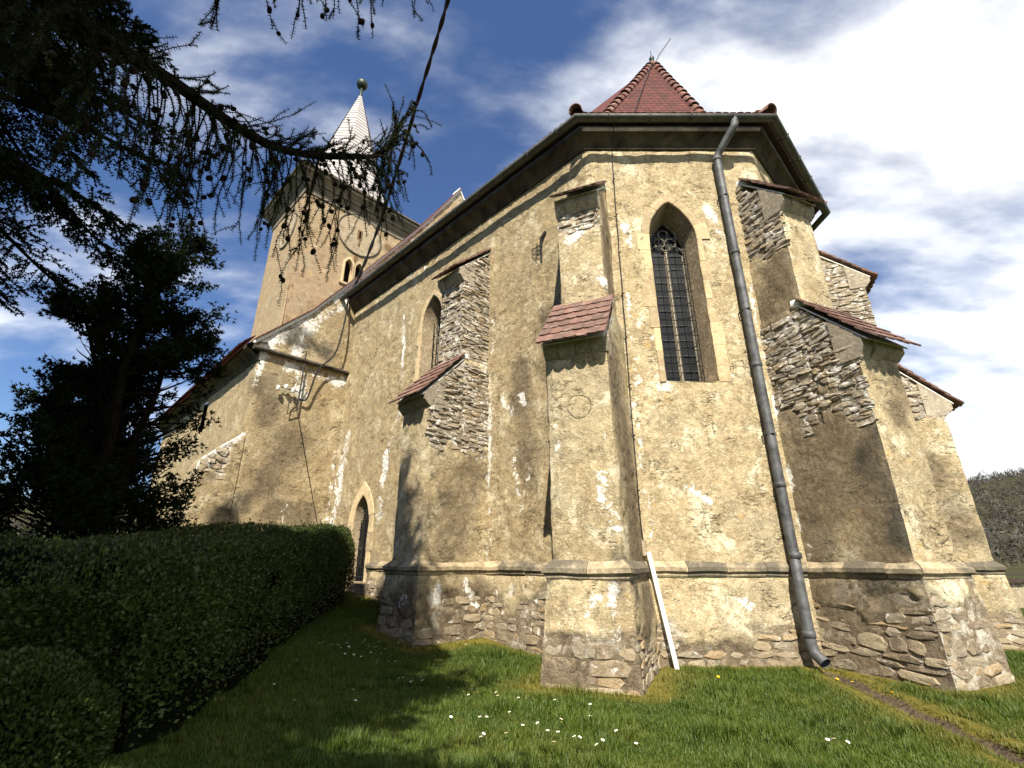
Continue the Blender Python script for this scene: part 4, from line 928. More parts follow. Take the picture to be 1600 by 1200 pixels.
# spire: flared skirt into an eight-sided needle of shingles
SC = TO + W * TW / 2 + U * TD / 2
def oct_(hw, hd, ch):
    a, b = hw, hd; x, y = a * (1 - ch), b * (1 - ch)
    return [SC + W*p + U*q for p, q in ((-x, -b), (x, -b), (a, -y), (a, y), (x, b), (-x, b), (-a, y), (-a, -y))]
mb = MB(); rings = [(4.75, 3.6, .02, 28.95), (4.3, 3.2, .12, 29.25), (3.55, 2.75, .35, 30.2), (2.85, 2.45, .5, 32.2), (1.95, 1.8, .58, 36.0), (.95, .9, .58, 39.8), (.12, .12, .58, 42.9)]
V = [p + Z * z for a, b, c, z in rings for p in oct_(a, b, c)]
mb.add(V, f4=[(i*8+k, i*8+(k+1) % 8, (i+1)*8+(k+1) % 8, (i+1)*8+k) for i in range(2) for k in range(8)]); skirt = mb.build('spire_skirt', M_rtile, tower)
mb = MB()
# shingle courses, each a separate low band per facet
for (r0, r1) in zip(rings[2:], rings[3:]):
    n = max(3, int((r1[3] - r0[3]) / .38))
    for i in range(n):
        f0, f1 = i / n, (i + 1) / n; L0 = [x + (y - x) * f0 for x, y in zip(r0, r1)]; L1 = [x + (y - x) * f1 for x, y in zip(r0, r1)]
        lo = oct_(L0[0] + .035, L0[1] + .035, L0[2]); hi = oct_(L1[0], L1[1], L1[2])
        for k in range(8):
            a, b, c, d = lo[k] + Z*L0[3], lo[(k+1) % 8] + Z*L0[3], hi[(k+1) % 8] + Z*L1[3], hi[k] + Z*L1[3]
            m = max(1, int(np.linalg.norm(b - a) / .45))
            for s in range(m): mb.add([a + (b-a)*s/m, a + (b-a)*(s+1)/m, d + (c-d)*(s+1)/m, d + (c-d)*s/m], f4=[(0, 1, 2, 3)])
sp = mb.build('spire', M_spire, tower); tag(sp, 'slender pale shingled spire')
mb = MB(); prof = [(.14, 42.6), (.13, 43.9), (.2, 44.0)] + [(.52 * math.sin(t), 44.45 - .52 * math.cos(t)) for t in np.linspace(.4, math.pi, 9)]
mb.lathe(prof, (SC[0], SC[1], SC[2]), 14); mb.build('spire_ball', M_copper, tower, True)

# ---- rubble stones: the 300 that show largest are objects, the rest one part per owner
def stone_proto(i):
    rr = random.Random(i); n = rr.choice((6, 7, 7, 8)); ang = [2 * math.pi * (k + rr.uniform(-.25, .25)) / n for k in range(n)]
    sq = lambda a: 1 / max(abs(math.cos(a)), abs(math.sin(a))) ** .72
    back = [(sq(a) * math.cos(a) * rr.uniform(.9, 1.05), 0, sq(a) * math.sin(a) * rr.uniform(.9, 1.05)) for a in ang]
    mid = [(x, rr.uniform(.52, .80), z) for x, _, z in back]; fr_ = [(x * rr.uniform(.80, .95), rr.uniform(.84, 1.14), z * rr.uniform(.74, .93)) for x, _, z in back]
    V = back + mid + fr_ + [(rr.uniform(-.2, .2), rr.uniform(.95, 1.2), rr.uniform(-.2, .2))]
    f4 = [(k, (k+1) % n, n + (k+1) % n, n + k) for k in range(n)] + [(n+k, n+(k+1) % n, 2*n+(k+1) % n, 2*n+k) for k in range(n)]; f3 = [(2*n+k, 2*n+(k+1) % n, 3*n) for k in range(n)]
    f4 = [q[::-1] for q in f4]; f3 = [q[::-1] for q in f3]
    return np.array(V), f3, f4
PROTO = [stone_proto(i) for i in range(14)]; PMESH = []
for V, f3, f4 in PROTO: mb = MB(); mb.add(V, f3=f3, f4=f4); PMESH.append((mb.mesh('stone', M_stone, False), mb.mesh('stone', M_stone_g, False)))
STONES.sort(key=lambda s: -s[5]); OWN = dict(BOBJ, choir=choir_wall); rest = {}
for i, (c, ex, ey, ez, own, sc) in enumerate(STONES):
    k = random.randrange(14)
    if i < 300: place_tile(PMESH[k][int(c[2] > 3.6)], 'stone', OWN[own], c, ex, ey, ez)
    else:
        V, f3, f4 = PROTO[k]; rest.setdefault((own, c[2] > 3.6), MB()).add(c + V[:, :1] * ex + V[:, 1:2] * ey + V[:, 2:3] * ez, f3=f3, f4=f4)
for (own, hi_), mb in rest.items(): tag(mb.build('stones', M_stones_g if hi_ else M_stones, OWN[own]), kind='stuff')
print('stones', len(STONES))

# ------------------------------------------------------------------ things by the church
mb = MB(); a, b = np.array([2.40, 8.93, 1.78]), np.array([2.63, 8.72, -.02]); d = unit(b - a); sx = np.array([1, 0, 0]) - d * d[0]; sx = unit(sx); ny = np.cross(d, sx)
mb.hexa([p + sx * x * .036 + ny * y * .02 for p in (a, b) for x, y in ((-1, -1), (1, -1), (1, 1), (-1, 1))]); tag(mb.build('white_batten', M_batten), 'long white batten leaning against the front wall by the left corner buttress', 'batten')
MB().box((2.315, 8.985, 1.72), (2.395, 9.06, 1.98)).build('conductor_box', M_reveal, lc)

# power cable: hangs from over the camera to the choir eave, then to the bracket
mb = MB()
ctrl = [np.array([-1.25, 7.9, 18.15]), np.array([-1.94, 9.5, 17.5]), np.array([-3.2, 12., 16.7]), np.array([-5.12, 15.5, 14.75]), np.array([-6.2, 16.7, 12.55]), np.array([-6.62, 16.95, 11.75])]
def catmull(c, n=14):
    c = [2 * c[0] - c[1]] + list(c) + [2 * c[-1] - c[-2]]; out = []
    for i in range(1, len(c) - 2):
        for t in np.arange(n) / n: out.append(.5 * ((2*c[i]) + (-c[i-1] + c[i+1])*t + (2*c[i-1] - 5*c[i] + 4*c[i+1] - c[i+2])*t*t + (-c[i-1] + 3*c[i] - 3*c[i+1] + c[i+2])*t**3))
    return np.array(out + [c[-2]])
main = catmull(ctrl); tw_ = np.arange(len(main)) * .9
off = np.stack([np.cos(tw_), 0 * tw_, np.sin(tw_)], -1) * .036
mb.tube(main + off, .042, 6); mb.tube(main - off, .042, 6)
tail = catmull([main[-1], NV(.55, 10.3) - U * .35, NV(.75, 9.0) - U * .38, NV(1.25, 8.2) - U * .30, NV(1.45, 7.1) - U * .2, NV(1.72, 7.0) - U * .17], 8)
mb.tube(tail, .030, 6)
tag(mb.build('power_cable', M_cable), 'twisted black power cable sweeping down from the top edge to the choir eave', 'cable')

# far churchyard wall at the right
cw = empty('churchyard_wall', (24, 24, 0)); mb = MB(); p0, p1 = np.array([17.5, 19.5, 0.]), np.array([40., 25., 0.]); nn = unit(np.array([p1[1]-p0[1], -(p1[0]-p0[0]), 0]))
panel(mb, [p0 - Z*.4, p1 - Z*.4, p1 + Z*.85, p0 + Z*.85], .25, rub=lambda s, z, P: z*0 + 1); mb.add([p0 + Z*.85, p1 + Z*.85, p1 - nn*.4 + Z*.85, p0 - nn*.4 + Z*.85, p0 - nn*.4 - Z*.4, p1 - nn*.4 - Z*.4], f4=[(0, 1, 2, 3), (3, 2, 5, 4)])
mb.build('wall_body', M_stones, cw); L_ = np.linalg.norm(p1 - p0)
for i in range(int(L_ / .45)):
    c = p0 + (p1 - p0) * (i + .5) / int(L_ / .45); d = unit(p1 - p0)
    j = MB(); prism(j, [(-.5, .86), (.12, .86), (.12, .92), (-.19, 1.06 + .03 * random.random()), (-.5, .92)], -.21, .21, lambda a, b, z: c + nn * a + d * b + Z * z); j.build('coping_tile', M_eave, cw)
tag(cw, 'low stone wall capped with dark tiles beyond the rightmost buttress', 'wall')

# ------------------------------------------------------------------ hills with bare woods
def mk_hill():
    m, nt, b = material('hill_grass', 1, 0); g = G(nt); p = g.pos(); n1 = g.noise(p, .02, 6, .65, .5); n2 = g.noise(p, .12, 6, .7)
    col = g.mix(g.ramp(n1, .4, .6), (.042, .040, .026), (.062, .068, .030)); col = g.mix(g.ramp(n2, .45, .65, 0, .7), col, (.055, .047, .036)); g.l(col, b.inputs['Base Color'])
    az = np.radians(np.linspace(-75, 80, 220)); ds = np.linspace(75, 620, 70); AZ, D = np.meshgrid(az, ds); X = D * np.sin(AZ); Y = D * np.cos(AZ)
    f = sst(75, 420, D); base = fbm(np.stack([X, Y, 0*X], -1).reshape(-1, 3), .006, 4, 91).reshape(X.shape); rg = np.interp(np.degrees(AZ), [-75, -40, 0, 35, 48, 80], [36, 34, 34, 38, 45, 47])
    H = -.3 + f * rg * (1 + .22 * base) + 2.5 * f * fbm(np.stack([X, Y, 0*X], -1).reshape(-1, 3), .03, 3, 95).reshape(X.shape)
    ny, nx = X.shape; i, j = np.meshgrid(np.arange(ny-1), np.arange(nx-1), indexing='ij'); q = i*nx + j
    mb = MB(); mb.add(np.stack([X, Y, H], -1).reshape(-1, 3), f4=np.stack([q, q+1, q+nx+1, q+nx], -1).reshape(-1, 4)); tag(mb.build('hill', m, None, True), kind='structure')
    # bare trees and scrub, too far to tell apart
    mw = bpy.data.materials.new('bare_wood'); mw.use_nodes = True; g = G(mw.node_tree); bb = mw.node_tree.nodes['Principled BSDF']; rnd = g.n('ShaderNodeNewGeometry').outputs['Random Per Island']; n = g.noise(g.pos(), .05, 4)
    cc = g.mix(g.ramp(n, .4, .6), (.05, .044, .032), (.085, .073, .056)); cc = g.mix(g.ramp(g.noise(g.pos(), .09, 4), .60, .66, 0, .85), cc, (.16, .15, .13)); g.l(cc, bb.inputs['Base Color']); bb.inputs['Roughness'].default_value = 1
    N = 1700; a = np.radians(np.concatenate([rng.uniform(38, 54, 1000), rng.uniform(-60, -38, 700)])); d = 110 + 330 * rng.random(N) ** .8
    idx = np.clip(((a - az[0]) / (az[1] - az[0])).astype(int), 0, nx-1), np.clip(((d - 75) / (ds[1] - ds[0])).astype(int), 0, ny-1)
    hz = H[idx[1], idx[0]]; K = 60; hgt = rng.uniform(2.5, 7.5, N) * np.where(d > 380, 1.2, .8)
    base_ = np.stack([d*np.sin(a), d*np.cos(a), hz - .3], -1)
    u_ = rng.normal(size=(N, K, 3)); u_ /= np.linalg.norm(u_, axis=2)[..., None]; rr = rng.random((N, K, 1)) ** .5
    cen = base_[:, None] + np.array([0, 0, 1]) * hgt[:, None, None] * .55 + u_ * rr * np.stack([hgt*.42, hgt*.42, hgt*.5], -1)[:, None]
    e1 = rng.normal(size=(N, K, 3)) * .085 * hgt[:, None, None]; e2 = rng.normal(size=(N, K, 3)) * .028 * hgt[:, None, None]; e1[..., 2] = np.abs(e1[..., 2]) * 1.5
    V = np.stack([cen - e1, cen + e2, cen + e1], 2).reshape(-1, 3)
    mb = MB(); mb.add(V, f3=np.arange(len(V)).reshape(-1, 3)); tag(mb.build('hillside_wood', mw), 'bare grey woodland and scrub covering the hillside', 'woodland', kind='stuff')
mk_hill()

# ------------------------------------------------------------------ vegetation
def rot_frame(d):
    """two unit vectors perpendicular to each row of d"""
    ref = np.where(np.abs(d[:, 2:3]) > .9, [[1., 0, 0]], [[0, 0, 1.]]); a = np.cross(d, ref); a /= np.linalg.norm(a, axis=1)[:, None] + 1e-9
    return a, np.cross(d, a)
def needles(P, D, n, ln, wd, spread, jit=.3):
    """tapered needle triangles around points P growing along D; returns vertices"""
    P = np.repeat(P, n, 0); D = np.repeat(D, n, 0); a, b = rot_frame(D); t = rng.uniform(0, 2*math.pi, len(P))[:, None]
    out = np.cos(t)*a + np.sin(t)*b; d = D*(1 - spread) + out*spread + rng.normal(size=P.shape)*jit*.4; d /= np.linalg.norm(d, axis=1)[:, None] + 1e-9
    s, _ = rot_frame(d); L_ = ln*rng.uniform(.7, 1.2, len(P))[:, None]; sn = rng.uniform(-1, 1, (len(P), 1)); s2 = s*sn + np.cross(d, s)*np.sqrt(1 - sn**2)
    return np.stack([P - s2*wd, P + s2*wd, P + d*L_], 1).reshape(-1, 3)
def add_tris(mb, V):
    if len(V): mb.add(V, f3=np.arange(len(V)).reshape(-1, 3))

# ---- lawn grass
M_grass = None
def mk_grass():
    m, nt, b = material('grass_blade', .55, .35); g = G(nt); p = g.pos(); rnd = g.n('ShaderNodeNewGeometry').outputs['Random Per Island']
    at = g.n('ShaderNodeAttribute', attribute_name='wear'); spc = g.n('ShaderNodeSeparateColor'); g.l(at.outputs['Color'], spc.inputs[0])
    n1 = g.noise(p, .9, 4, .6); n2 = g.noise(p, 4, 4, .6)
    col = g.mix(g.ramp(n1, .38, .62), (.030, .070, .007), (.075, .110, .011)); col = g.mix(g.math('MULTIPLY', rnd, .6), col, (.125, .170, .020)); col = g.mix(g.ramp(n2, .56, .70, 0, .6), col, (.16, .16, .03))
    col = g.mix(g.math('MULTIPLY', spc.outputs[0], .8), col, (.20, .165, .03)); g.l(col, b.inputs['Base Color'])
    tr = g.n('ShaderNodeBsdfTranslucent'); g.l(col, tr.inputs[0]); ms = g.n('ShaderNodeMixShader'); ms.inputs[0].default_value = .3; g.l(b.outputs[0], ms.inputs[1]); g.l(tr.outputs[0], ms.inputs[2]); g.l(ms.outputs[0], nt.nodes['Material Output'].inputs[0])
    N = 860000; y = 3.8 + 12.5 * rng.random(N) ** 1.55; x = (rng.random(N) * 2 - 1) * (1.25 * y + 1.0); x = np.clip(x, -8, 16) + 0
    p = np.stack([x, y, 0*x], -1); fd = seg_d(x, y, foot); dd = ditch_d(x, y)
    moss = np.maximum(np.clip(1.0 - fd/.6, 0, 1), .8*np.clip(1.2 - dd/.55, 0, 1)); moss = np.clip(moss + .55*fbm(p, 1.1, 3, 15), 0, 1)
    keep = ~inside_church(x, y) & (dd > .12 + .05*rng.random(N)) & (rng.random(N) > .35*moss) & ~((x < -4.6) & (y < 14) & (y > 5.3))
    x, y, p, moss = x[keep], y[keep], p[keep], moss[keep]; n = len(x); z = ground_z(x, y)
    h = (.030 + .030*sst(-.2, .5, fbm(p, 1.4, 3, 33)) + .065*sst(.2, .55, fbm(p, 2.1, 3, 35)) + .07*(fbm(p, 5, 2, 37) > .48) + .11*np.clip(1 - fd[keep]/.40, 0, 1)*(rng.random(n) < .5)*(fbm(p, 1.7, 2, 39) > -.15)) * rng.uniform(.55, 1.25, n) * (1 - .62*moss)
    a = rng.uniform(0, 2*math.pi, n); lean = rng.uniform(.1, 1.1, n)*h; dx, dy = np.cos(a)*lean, np.sin(a)*lean; w = rng.uniform(.0035, .0065, n) * (1 + .05*y); a2 = a + math.pi/2 + rng.normal(0, .4, n); wx, wy = np.cos(a2)*w, np.sin(a2)*w
    V = np.stack([np.stack([x - wx, y - wy, z - .01], -1), np.stack([x + wx, y + wy, z - .01], -1), np.stack([x + dx, y + dy, z + h], -1)], 1).reshape(-1, 3)
    col = np.repeat(np.stack([moss*.9, 0*moss, 0*moss, 0*moss + 1], -1), 3, 0)
    mb = MB(); mb.add(V, f3=np.arange(n*3).reshape(-1, 3), col=col)
    tag(mb.build('grass', m), 'short spring grass of the churchyard lawn', 'grass', kind='stuff')
mk_grass()

# ---- daisies and dandelions
def flower_mesh(name, petal_col, centre_col, rp, n):
    mp = simple(name + '_petal', petal_col, .7, .2, 0, .08, 20, 0); mc = simple(name + '_centre', centre_col, .8, .1, 0, .1, 20, 0); ms = simple(name + '_stem', (.06, .09, .02), .7, .2)
    V, f4 = [], []
    for i in range(n):
        a = 2*math.pi*i/n; c, s = math.cos(a), math.sin(a); k = len(V); w = rp*.30
        V += [(c*rp*.25 - s*w*.5, s*rp*.25 + c*w*.5, 0), (c*rp*.25 + s*w*.5, s*rp*.25 - c*w*.5, 0), (c*rp + s*w, s*rp - c*w, .006), (c*rp - s*w, s*rp + c*w, .006)]; f4.append((k, k+1, k+2, k+3))
    pet = MB(); pet.add(V, f4=f4); pm = pet.mesh('petals', mp); cen = MB(); cen.lathe([(rp*.34, 0), (rp*.3, .008), (0, .013)], (0, 0, 0), 7); cm = cen.mesh('flower_centre', mc, True)
    st = MB(); st.tube([(0, 0, 0), (.006, .004, -.05), (0, .012, -.12)], .003, 4); sm = st.mesh('stem', ms); return pm, cm, sm
def flowers(name, parts, spots, label, group, hz):
    for x, y in spots:
        z = on_ground(x, y) + hz*random.uniform(.8, 1.2); o = empty(name, (x, y, z - .1)); tag(o, label, 'flower', group)
        rot = Matrix.Translation((0, 0, .1)) @ Matrix.Rotation(random.uniform(0, 6), 4, 'Z') @ Matrix.Rotation(random.uniform(.05, .55), 4, 'X')
        for nm, me in zip(('petals', 'flower_centre', 'stem'), parts):
            c = bpy.data.objects.new(nm, me); C.objects.link(c); c.parent = o; c.matrix_local = rot
px_clusters = [(-2.65, 9.3, 22, .55, .35), (-1.9, 8.7, 8, .5, .2), (-1.35, 7.6, 6, .3, .2), (-.35, 6.95, 8, .35, .12), (.15, 6.7, 6, .3, .1), (-.5, 6.1, 5, .5, .2), (.15, 5.9, 4, .3, .2), (.7, 5.45, 5, .35, .15), (-.15, 5.3, 3, .2, .15), (1.0, 5.2, 3, .3, .1), (-2.6, 7.9, 4, .8, .5), (1.2, 6.0, 3, .4, .3), (3.05, 5.25, 5, .16, .04), (-1.2, 10.2, 3, .3, .2), (9.9, 10.4, 4, .3, .2), (-2.2, 6.6, 3, .6, .4)]
dwords = ['small white daisy in the dense shaded patch near the end of the hedge', 'small white daisy in the loose row below the long wall buttress', 'small white daisy in the open lawn midway to the hedge', 'small white daisy in the line left of the corner buttress foot', 'small white daisy just before the corner buttress foot',
          'small white daisy scattered across the middle foreground', 'small white daisy in the sunny centre foreground', 'small white daisy right of centre in the near foreground', 'small white daisy close to the bottom edge at the centre', 'small white daisy low in the foreground right of centre', 'small white daisy in the hedge shadow on the left lawn',
          'small white daisy in the lawn before the white batten', 'white daisy in the tight row left of the drain channel', 'small white daisy by the foot of the long wall', 'small white daisy in the grass beyond the rightmost buttress', 'small white daisy at the edge of the tree shadow']
dm = flower_mesh('daisy', (.82, .82, .80), (.55, .36, .03), .017, 11)
for wd_, (cx, cy, n, sx_, sy_) in zip(dwords, px_clusters):
    flowers('daisy', dm, [(random.gauss(cx, sx_ * .7), random.gauss(cy, sy_)) for _ in range(n)], wd_, 'daisies scattered in the lawn', .085)
dsp = [(2.9, 7.75), (4.45, 7.55), (4.62, 7.5), (4.75, 6.95), (5.5, 7.3), (5.25, 7.9), (5.1, 7.7), (-2.2, 9.6)]
flowers('dandelion', flower_mesh('dandelion', (.75, .48, .02), (.7, .4, .02), .021, 14), dsp, 'small yellow dandelion in the grass near the drain', 'dandelions in the grass', .085)

# ---- clipped hedge
def mk_hedge():
    hr = empty('hedge', (-5.2, 8.5, on_ground(-5.2, 8.5)))
    # cross-section running along y; right face at xr(y)
    xr = lambda y: np.interp(y, [5, 7, 9, 14], [-3.05, -3.45, -3.8, -4.25]); wid = lambda y: np.interp(y, [5, 7, 9, 14], [5.6, 4.6, 3.4, 2.6]); y0, y1 = 5.05, 14.1
    top = lambda y: np.interp(y, [5, 6.5, 8, 11, 14], [1.72, 1.86, 1.98, 2.32, 2.60])
    def surf(y, s):
        """s: 0 bottom right .. 1 bottom left over the top"""
        th = s * math.pi; c, sn = np.cos(th), np.sin(th); e = .34; hx = np.sign(c)*np.abs(c)**e; hz = np.abs(sn)**e
        en = np.clip((y - y0)/.55, 0, 1); en = np.minimum(1 - (1 - en)**3, 1 - (1 - np.clip((y1 - y)/.5, 0, 1))**3)
        return np.stack([xr(y) - wid(y)/2 + hx*wid(y)/2*(.90 + .10*en), y + 0*s, hz*top(y)*(.80 + .20*en)], -1)
    def lump(P): return fbm(P, .9, 3, 55)*.16 + fbm(P, 3.2, 2, 57)*.09
    ys = np.linspace(y0, y1, 50); yy, ss = np.meshgrid(ys, np.linspace(0, 1, 30), indexing='ij'); P = surf(yy.ravel(), ss.ravel())
    cen = np.stack([xr(P[:, 1]) - wid(P[:, 1])/2, np.clip(P[:, 1], y0 + 1, y1 - 1), 0*P[:, 0] + .8], -1); d = P - cen; d /= np.linalg.norm(d, axis=1)[:, None]; P2 = P + d*(lump(P) - .17)[:, None]
    i, j = np.meshgrid(np.arange(49), np.arange(29), indexing='ij'); q = i*30 + j
    mb = MB(); mb.add(P2, f4=np.stack([q, q+1, q+31, q+30], -1).reshape(-1, 4))
    for k, (yy_, off) in enumerate(((y0, 0), (y1, 49*30))): mb.add(np.vstack([P2[off:off+30], cen[off:off+30].mean(0)*np.array([1, 0, 1]) + np.array([0, yy_ + (.17 if k == 0 else -.17), 0])]), f3=[(30, a_, a_ + 1) for a_ in range(29)])
    mb.build('hedge_core', M_core, hr, True)
    # leaves on the right side and top, and on the end facing the lawn
    N1, N2 = 105000, 75000
    y = y0 + (y1 - y0)*rng.random(N1)**1.35; s = rng.random(N1)*.60; P = surf(y, s); nrm = np.stack([np.cos(s*math.pi)*1.2, 0*s, np.sin(s*math.pi)], -1)
    s2 = rng.random(N2)**.8*.62; k2 = rng.random(N2)**.5; Q = surf(np.full(N2, y0), s2); cQ = np.array([xr(y0) - wid(y0)/2, y0, .0]); Q2 = cQ + (Q - cQ)*k2[:, None]; Q2[:, 1] = y0 - .02
    P = np.vstack([P, Q2]); nrm = np.vstack([nrm, np.tile((0, -1., .25), (N2, 1))]); nrm /= np.linalg.norm(nrm, axis=1)[:, None]; N = len(P)
    stray = np.where(rng.random(N) < .04, rng.uniform(.02, .16, N), 0); P = P + nrm*(lump(P) + rng.uniform(-.15, .03, N) + stray)[:, None]
    keep = fbm(P, 2.2, 3, 59) + rng.uniform(-.25, .25, N) > -.38; P, nrm = P[keep], nrm[keep]; N = len(P)
    dirn = nrm + rng.normal(size=P.shape)*.75 + np.array([0, 0, .4]); dirn /= np.linalg.norm(dirn, axis=1)[:, None]; a, b = rot_frame(dirn); t = rng.uniform(0, 2*math.pi, N)[:, None]; w = np.cos(t)*a + np.sin(t)*b
    L_ = (rng.uniform(.024, .058, N) * np.where(rng.random(N) < .15, 1.35, 1))[:, None]; nn = np.cross(dirn, w)
    V = np.stack([P, P + dirn*L_*.5 + w*L_*.30 + nn*L_*.06, P + dirn*L_, P + dirn*L_*.5 - w*L_*.30 + nn*L_*.06], 1).reshape(-1, 3)
    mb = MB(); mb.add(V, f4=np.arange(N*4).reshape(-1, 4)); o = mb.build('foliage', M_box, hr); tag(o, kind='stuff')
    tag(hr, 'long dark clipped box hedge leading to the side door', 'hedge')
mk_hedge()
def mk_bush():
    br = empty('box_bush', (-3.95, 4.55, 0)); N = 26000; u_ = rng.normal(size=(N, 3)); u_ /= np.linalg.norm(u_, axis=1)[:, None]; u_[:, 2] = np.abs(u_[:, 2]); P = u_*np.array([.75, .62, .82]); P = P*(1 + .16*fbm(P, 3, 3, 77))[:, None]*(1 - .18*rng.random((N, 1))**2) + np.array([-4.15, 4.75, .05])
    dirn = u_ + rng.normal(size=P.shape)*.7 + np.array([0, 0, .4]); dirn /= np.linalg.norm(dirn, axis=1)[:, None]; a, b = rot_frame(dirn); t = rng.uniform(0, 6.28, N)[:, None]; w = np.cos(t)*a + np.sin(t)*b; L_ = rng.uniform(.03, .055, N)[:, None]
    V = np.stack([P, P + dirn*L_*.5 + w*L_*.3, P + dirn*L_, P + dirn*L_*.5 - w*L_*.3], 1).reshape(-1, 3); mb = MB(); mb.add(V, f4=np.arange(N*4).reshape(-1, 4)); tag(mb.build('foliage', M_box, br), kind='stuff')
    mb = MB(); mb.tube([(-4.15, 4.75, -.1), (-4.12, 4.73, .3), (-4.2, 4.8, .6)], [.06, .05, .02], 6); mb.build('stem', M_bark, br); tag(br, 'small round box bush in the bottom left corner before the hedge', 'bush')
mk_bush()
# ---- conifers
def polyline(p, d, L_, n, droop=0., wig=.05, rise=0.):
    pts = [np.array(p, float)]; d = unit(d)
    for i in range(n):
        d = unit(d + np.array([0, 0, -droop + rise*i/n]) + rng.normal(size=3)*wig); pts.append(pts[-1] + d*L_/n)
    return np.array(pts)
def mk_spruce(name, base, H, r0, r1, z0, label, seed, azr=None, dens=1.0, coarse=False):
    global rng
    old = rng; rng = np.random.default_rng(seed); tr = empty(name, (base[0], base[1], on_ground(base[0], base[1]) - .05)); gz = tr.location.z
    mb = MB(); hs = np.linspace(0, H, 12); mb.tube([(base[0] + .05*math.sin(h), base[1], gz + h) for h in hs], .26*(1 - hs/H*.94), 10); mb.build('trunk', M_bark, tr, True)
    wood = MB(); SP, SD = [], []
    z = z0
    while z < H - .3:
        f = (z - z0)/(H - z0); R_ = r1 + (r0 - r1)*(1 - f)**.8
        for k in range(rng.integers(4, 7)):
            a = rng.uniform(*(azr or (0, 2*math.pi))); L_ = R_*rng.uniform(.75, 1.12); st = np.array([base[0], base[1], gz + z + rng.uniform(-.12, .12)])
            br = polyline(st, (math.cos(a), math.sin(a), .05 - .18*(1 - f)), L_, 12, .055*(1 - f) + .01, .04, .11); wood.tube(br, np.linspace(.05*(L_/r0) + .012, .006, len(br)), 5)
            for i in range(2, len(br)):
                td = unit(br[i] - br[i-1]); sd2 = unit(np.cross(td, Z))
                for s in (-1, 1):
                    for rep in range(1 if coarse else 2):
                        l2 = (.28 + .55*(1 - i/len(br)))*rng.uniform(.6, 1.1)*min(1.25, L_/1.8); tw2 = polyline(br[i] + td*rng.uniform(-.1, .1), td*.55 + s*sd2*.8 + np.array([0, 0, rng.uniform(-.45, .12)]), l2, 5, .05, .08)
                        wood.tube(tw2[::5], (.008, .003), 3, cap=False); SP.append(tw2[1:]); SD.append(np.diff(tw2, axis=0))
                        for q in range(1, 5):
                            if not coarse and rng.random() < .75*dens:
                                t2 = unit(tw2[q+1] - tw2[q]); sdx = unit(np.cross(t2, Z) + 1e-6); t3 = polyline(tw2[q], t2*.7 + rng.choice((-1, 1))*sdx*.7 + np.array([0, 0, rng.uniform(-.3, .15)]), l2*.45*rng.uniform(.5, 1), 3, .05, .06); SP.append(t3[1:]); SD.append(np.diff(t3, axis=0))
            SP.append(br[-5:]); SD.append(np.diff(br[-6:], axis=0))
        z += rng.uniform(.30, .46) * (1.5 if coarse else 1)
    wood.build('branches', M_bark, tr)
    P = np.vstack(SP); D = np.vstack(SD); ln = np.linalg.norm(D, axis=1)[:, None]; D = D/(ln + 1e-9)
    mb = MB()
    if coarse: add_tris(mb, needles(P, D, 7, .30, .05, .6))
    else:
        for t in (0, .5): add_tris(mb, needles(P - D*ln*t, D, 4, .056, .0115, .5))
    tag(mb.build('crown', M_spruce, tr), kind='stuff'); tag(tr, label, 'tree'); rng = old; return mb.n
print('spruce verts', mk_spruce('spruce_tree', (-7.1, 4.4), 11.2, 2.8, .3, 6.2, 'dark spruce tree at the left edge with drooping needled boughs', 5))
mk_spruce('spruce_tree', (-9.6, -1.6), 21, 3.6, .3, 2.5, 'tall spruce added out of view behind the camera to shade the left side', 6, coarse=True)  # unseen coarse tree, added to darken the trees and hedge at left

def mk_yew():
    global rng
    old = rng; rng = np.random.default_rng(23); bx, by = -8.0, 9.2; gz = on_ground(bx, by) - .05; tr = empty('yew_tree', (bx, by, gz)); wood = MB(); tips = []
    for k in range(6):     # several stems fanning out from the base
        a = k/6*2*math.pi + .3; sp = .10 + .24*rng.random(); st = polyline((bx + .16*math.cos(a), by + .16*math.sin(a), gz), (sp*math.cos(a), sp*math.sin(a), 1), (6.6 if k == 5 else rng.uniform(4.8, 6.4)) if k != 4 else 8.0, 16, 0, .05)
        wood.tube(st, np.linspace(.17, .02, len(st)), 7)
        for i in range(2, len(st)):
            for r in range(5):
                a2 = rng.uniform(0, 2*math.pi); f = i/len(st); L_ = (1.75*(1 - f)**.65 + .32)*rng.uniform(.55, 1.0); b = polyline(st[i] + rng.normal(size=3)*.05, (math.cos(a2), math.sin(a2), .35), L_, 7, -.015, .09, .1); wood.tube(b, np.linspace(.026, .006, 8), 4, cap=False)
                for q in range(2, 8):
                    for _ in range(2):
                        b2 = polyline(b[q], unit(b[q] - b[q-1]) + rng.normal(size=3)*.65 + np.array([0, 0, .25]), rng.uniform(.16, .42), 4, -.02, .12); tips.append((b2, f))
    wood.build('trunk', M_bark, tr)
    P, D = [], []
    gap = vn(np.array([b2[-1] for b2, f in tips]), .85, 3)
    for (b2, f), gp_ in zip(tips, gap):
        if gp_ < -.2: continue
        for q in (2, 3, 4): P.append(b2[q]); D.append(unit(b2[q] - b2[q-1]))
    P = np.array(P); D = np.array(D); mb = MB()
    for _ in range(4):
        Pj = P + rng.normal(size=P.shape)*.05; dj = D + rng.normal(size=P.shape)*.55 + np.array([0, 0, .2]); dj /= np.linalg.norm(dj, axis=1)[:, None]; add_tris(mb, needles(Pj, dj, 5, .085, .015, .45))
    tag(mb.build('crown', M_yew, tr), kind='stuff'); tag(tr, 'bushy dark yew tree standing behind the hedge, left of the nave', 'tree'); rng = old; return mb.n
print('yew verts', mk_yew())

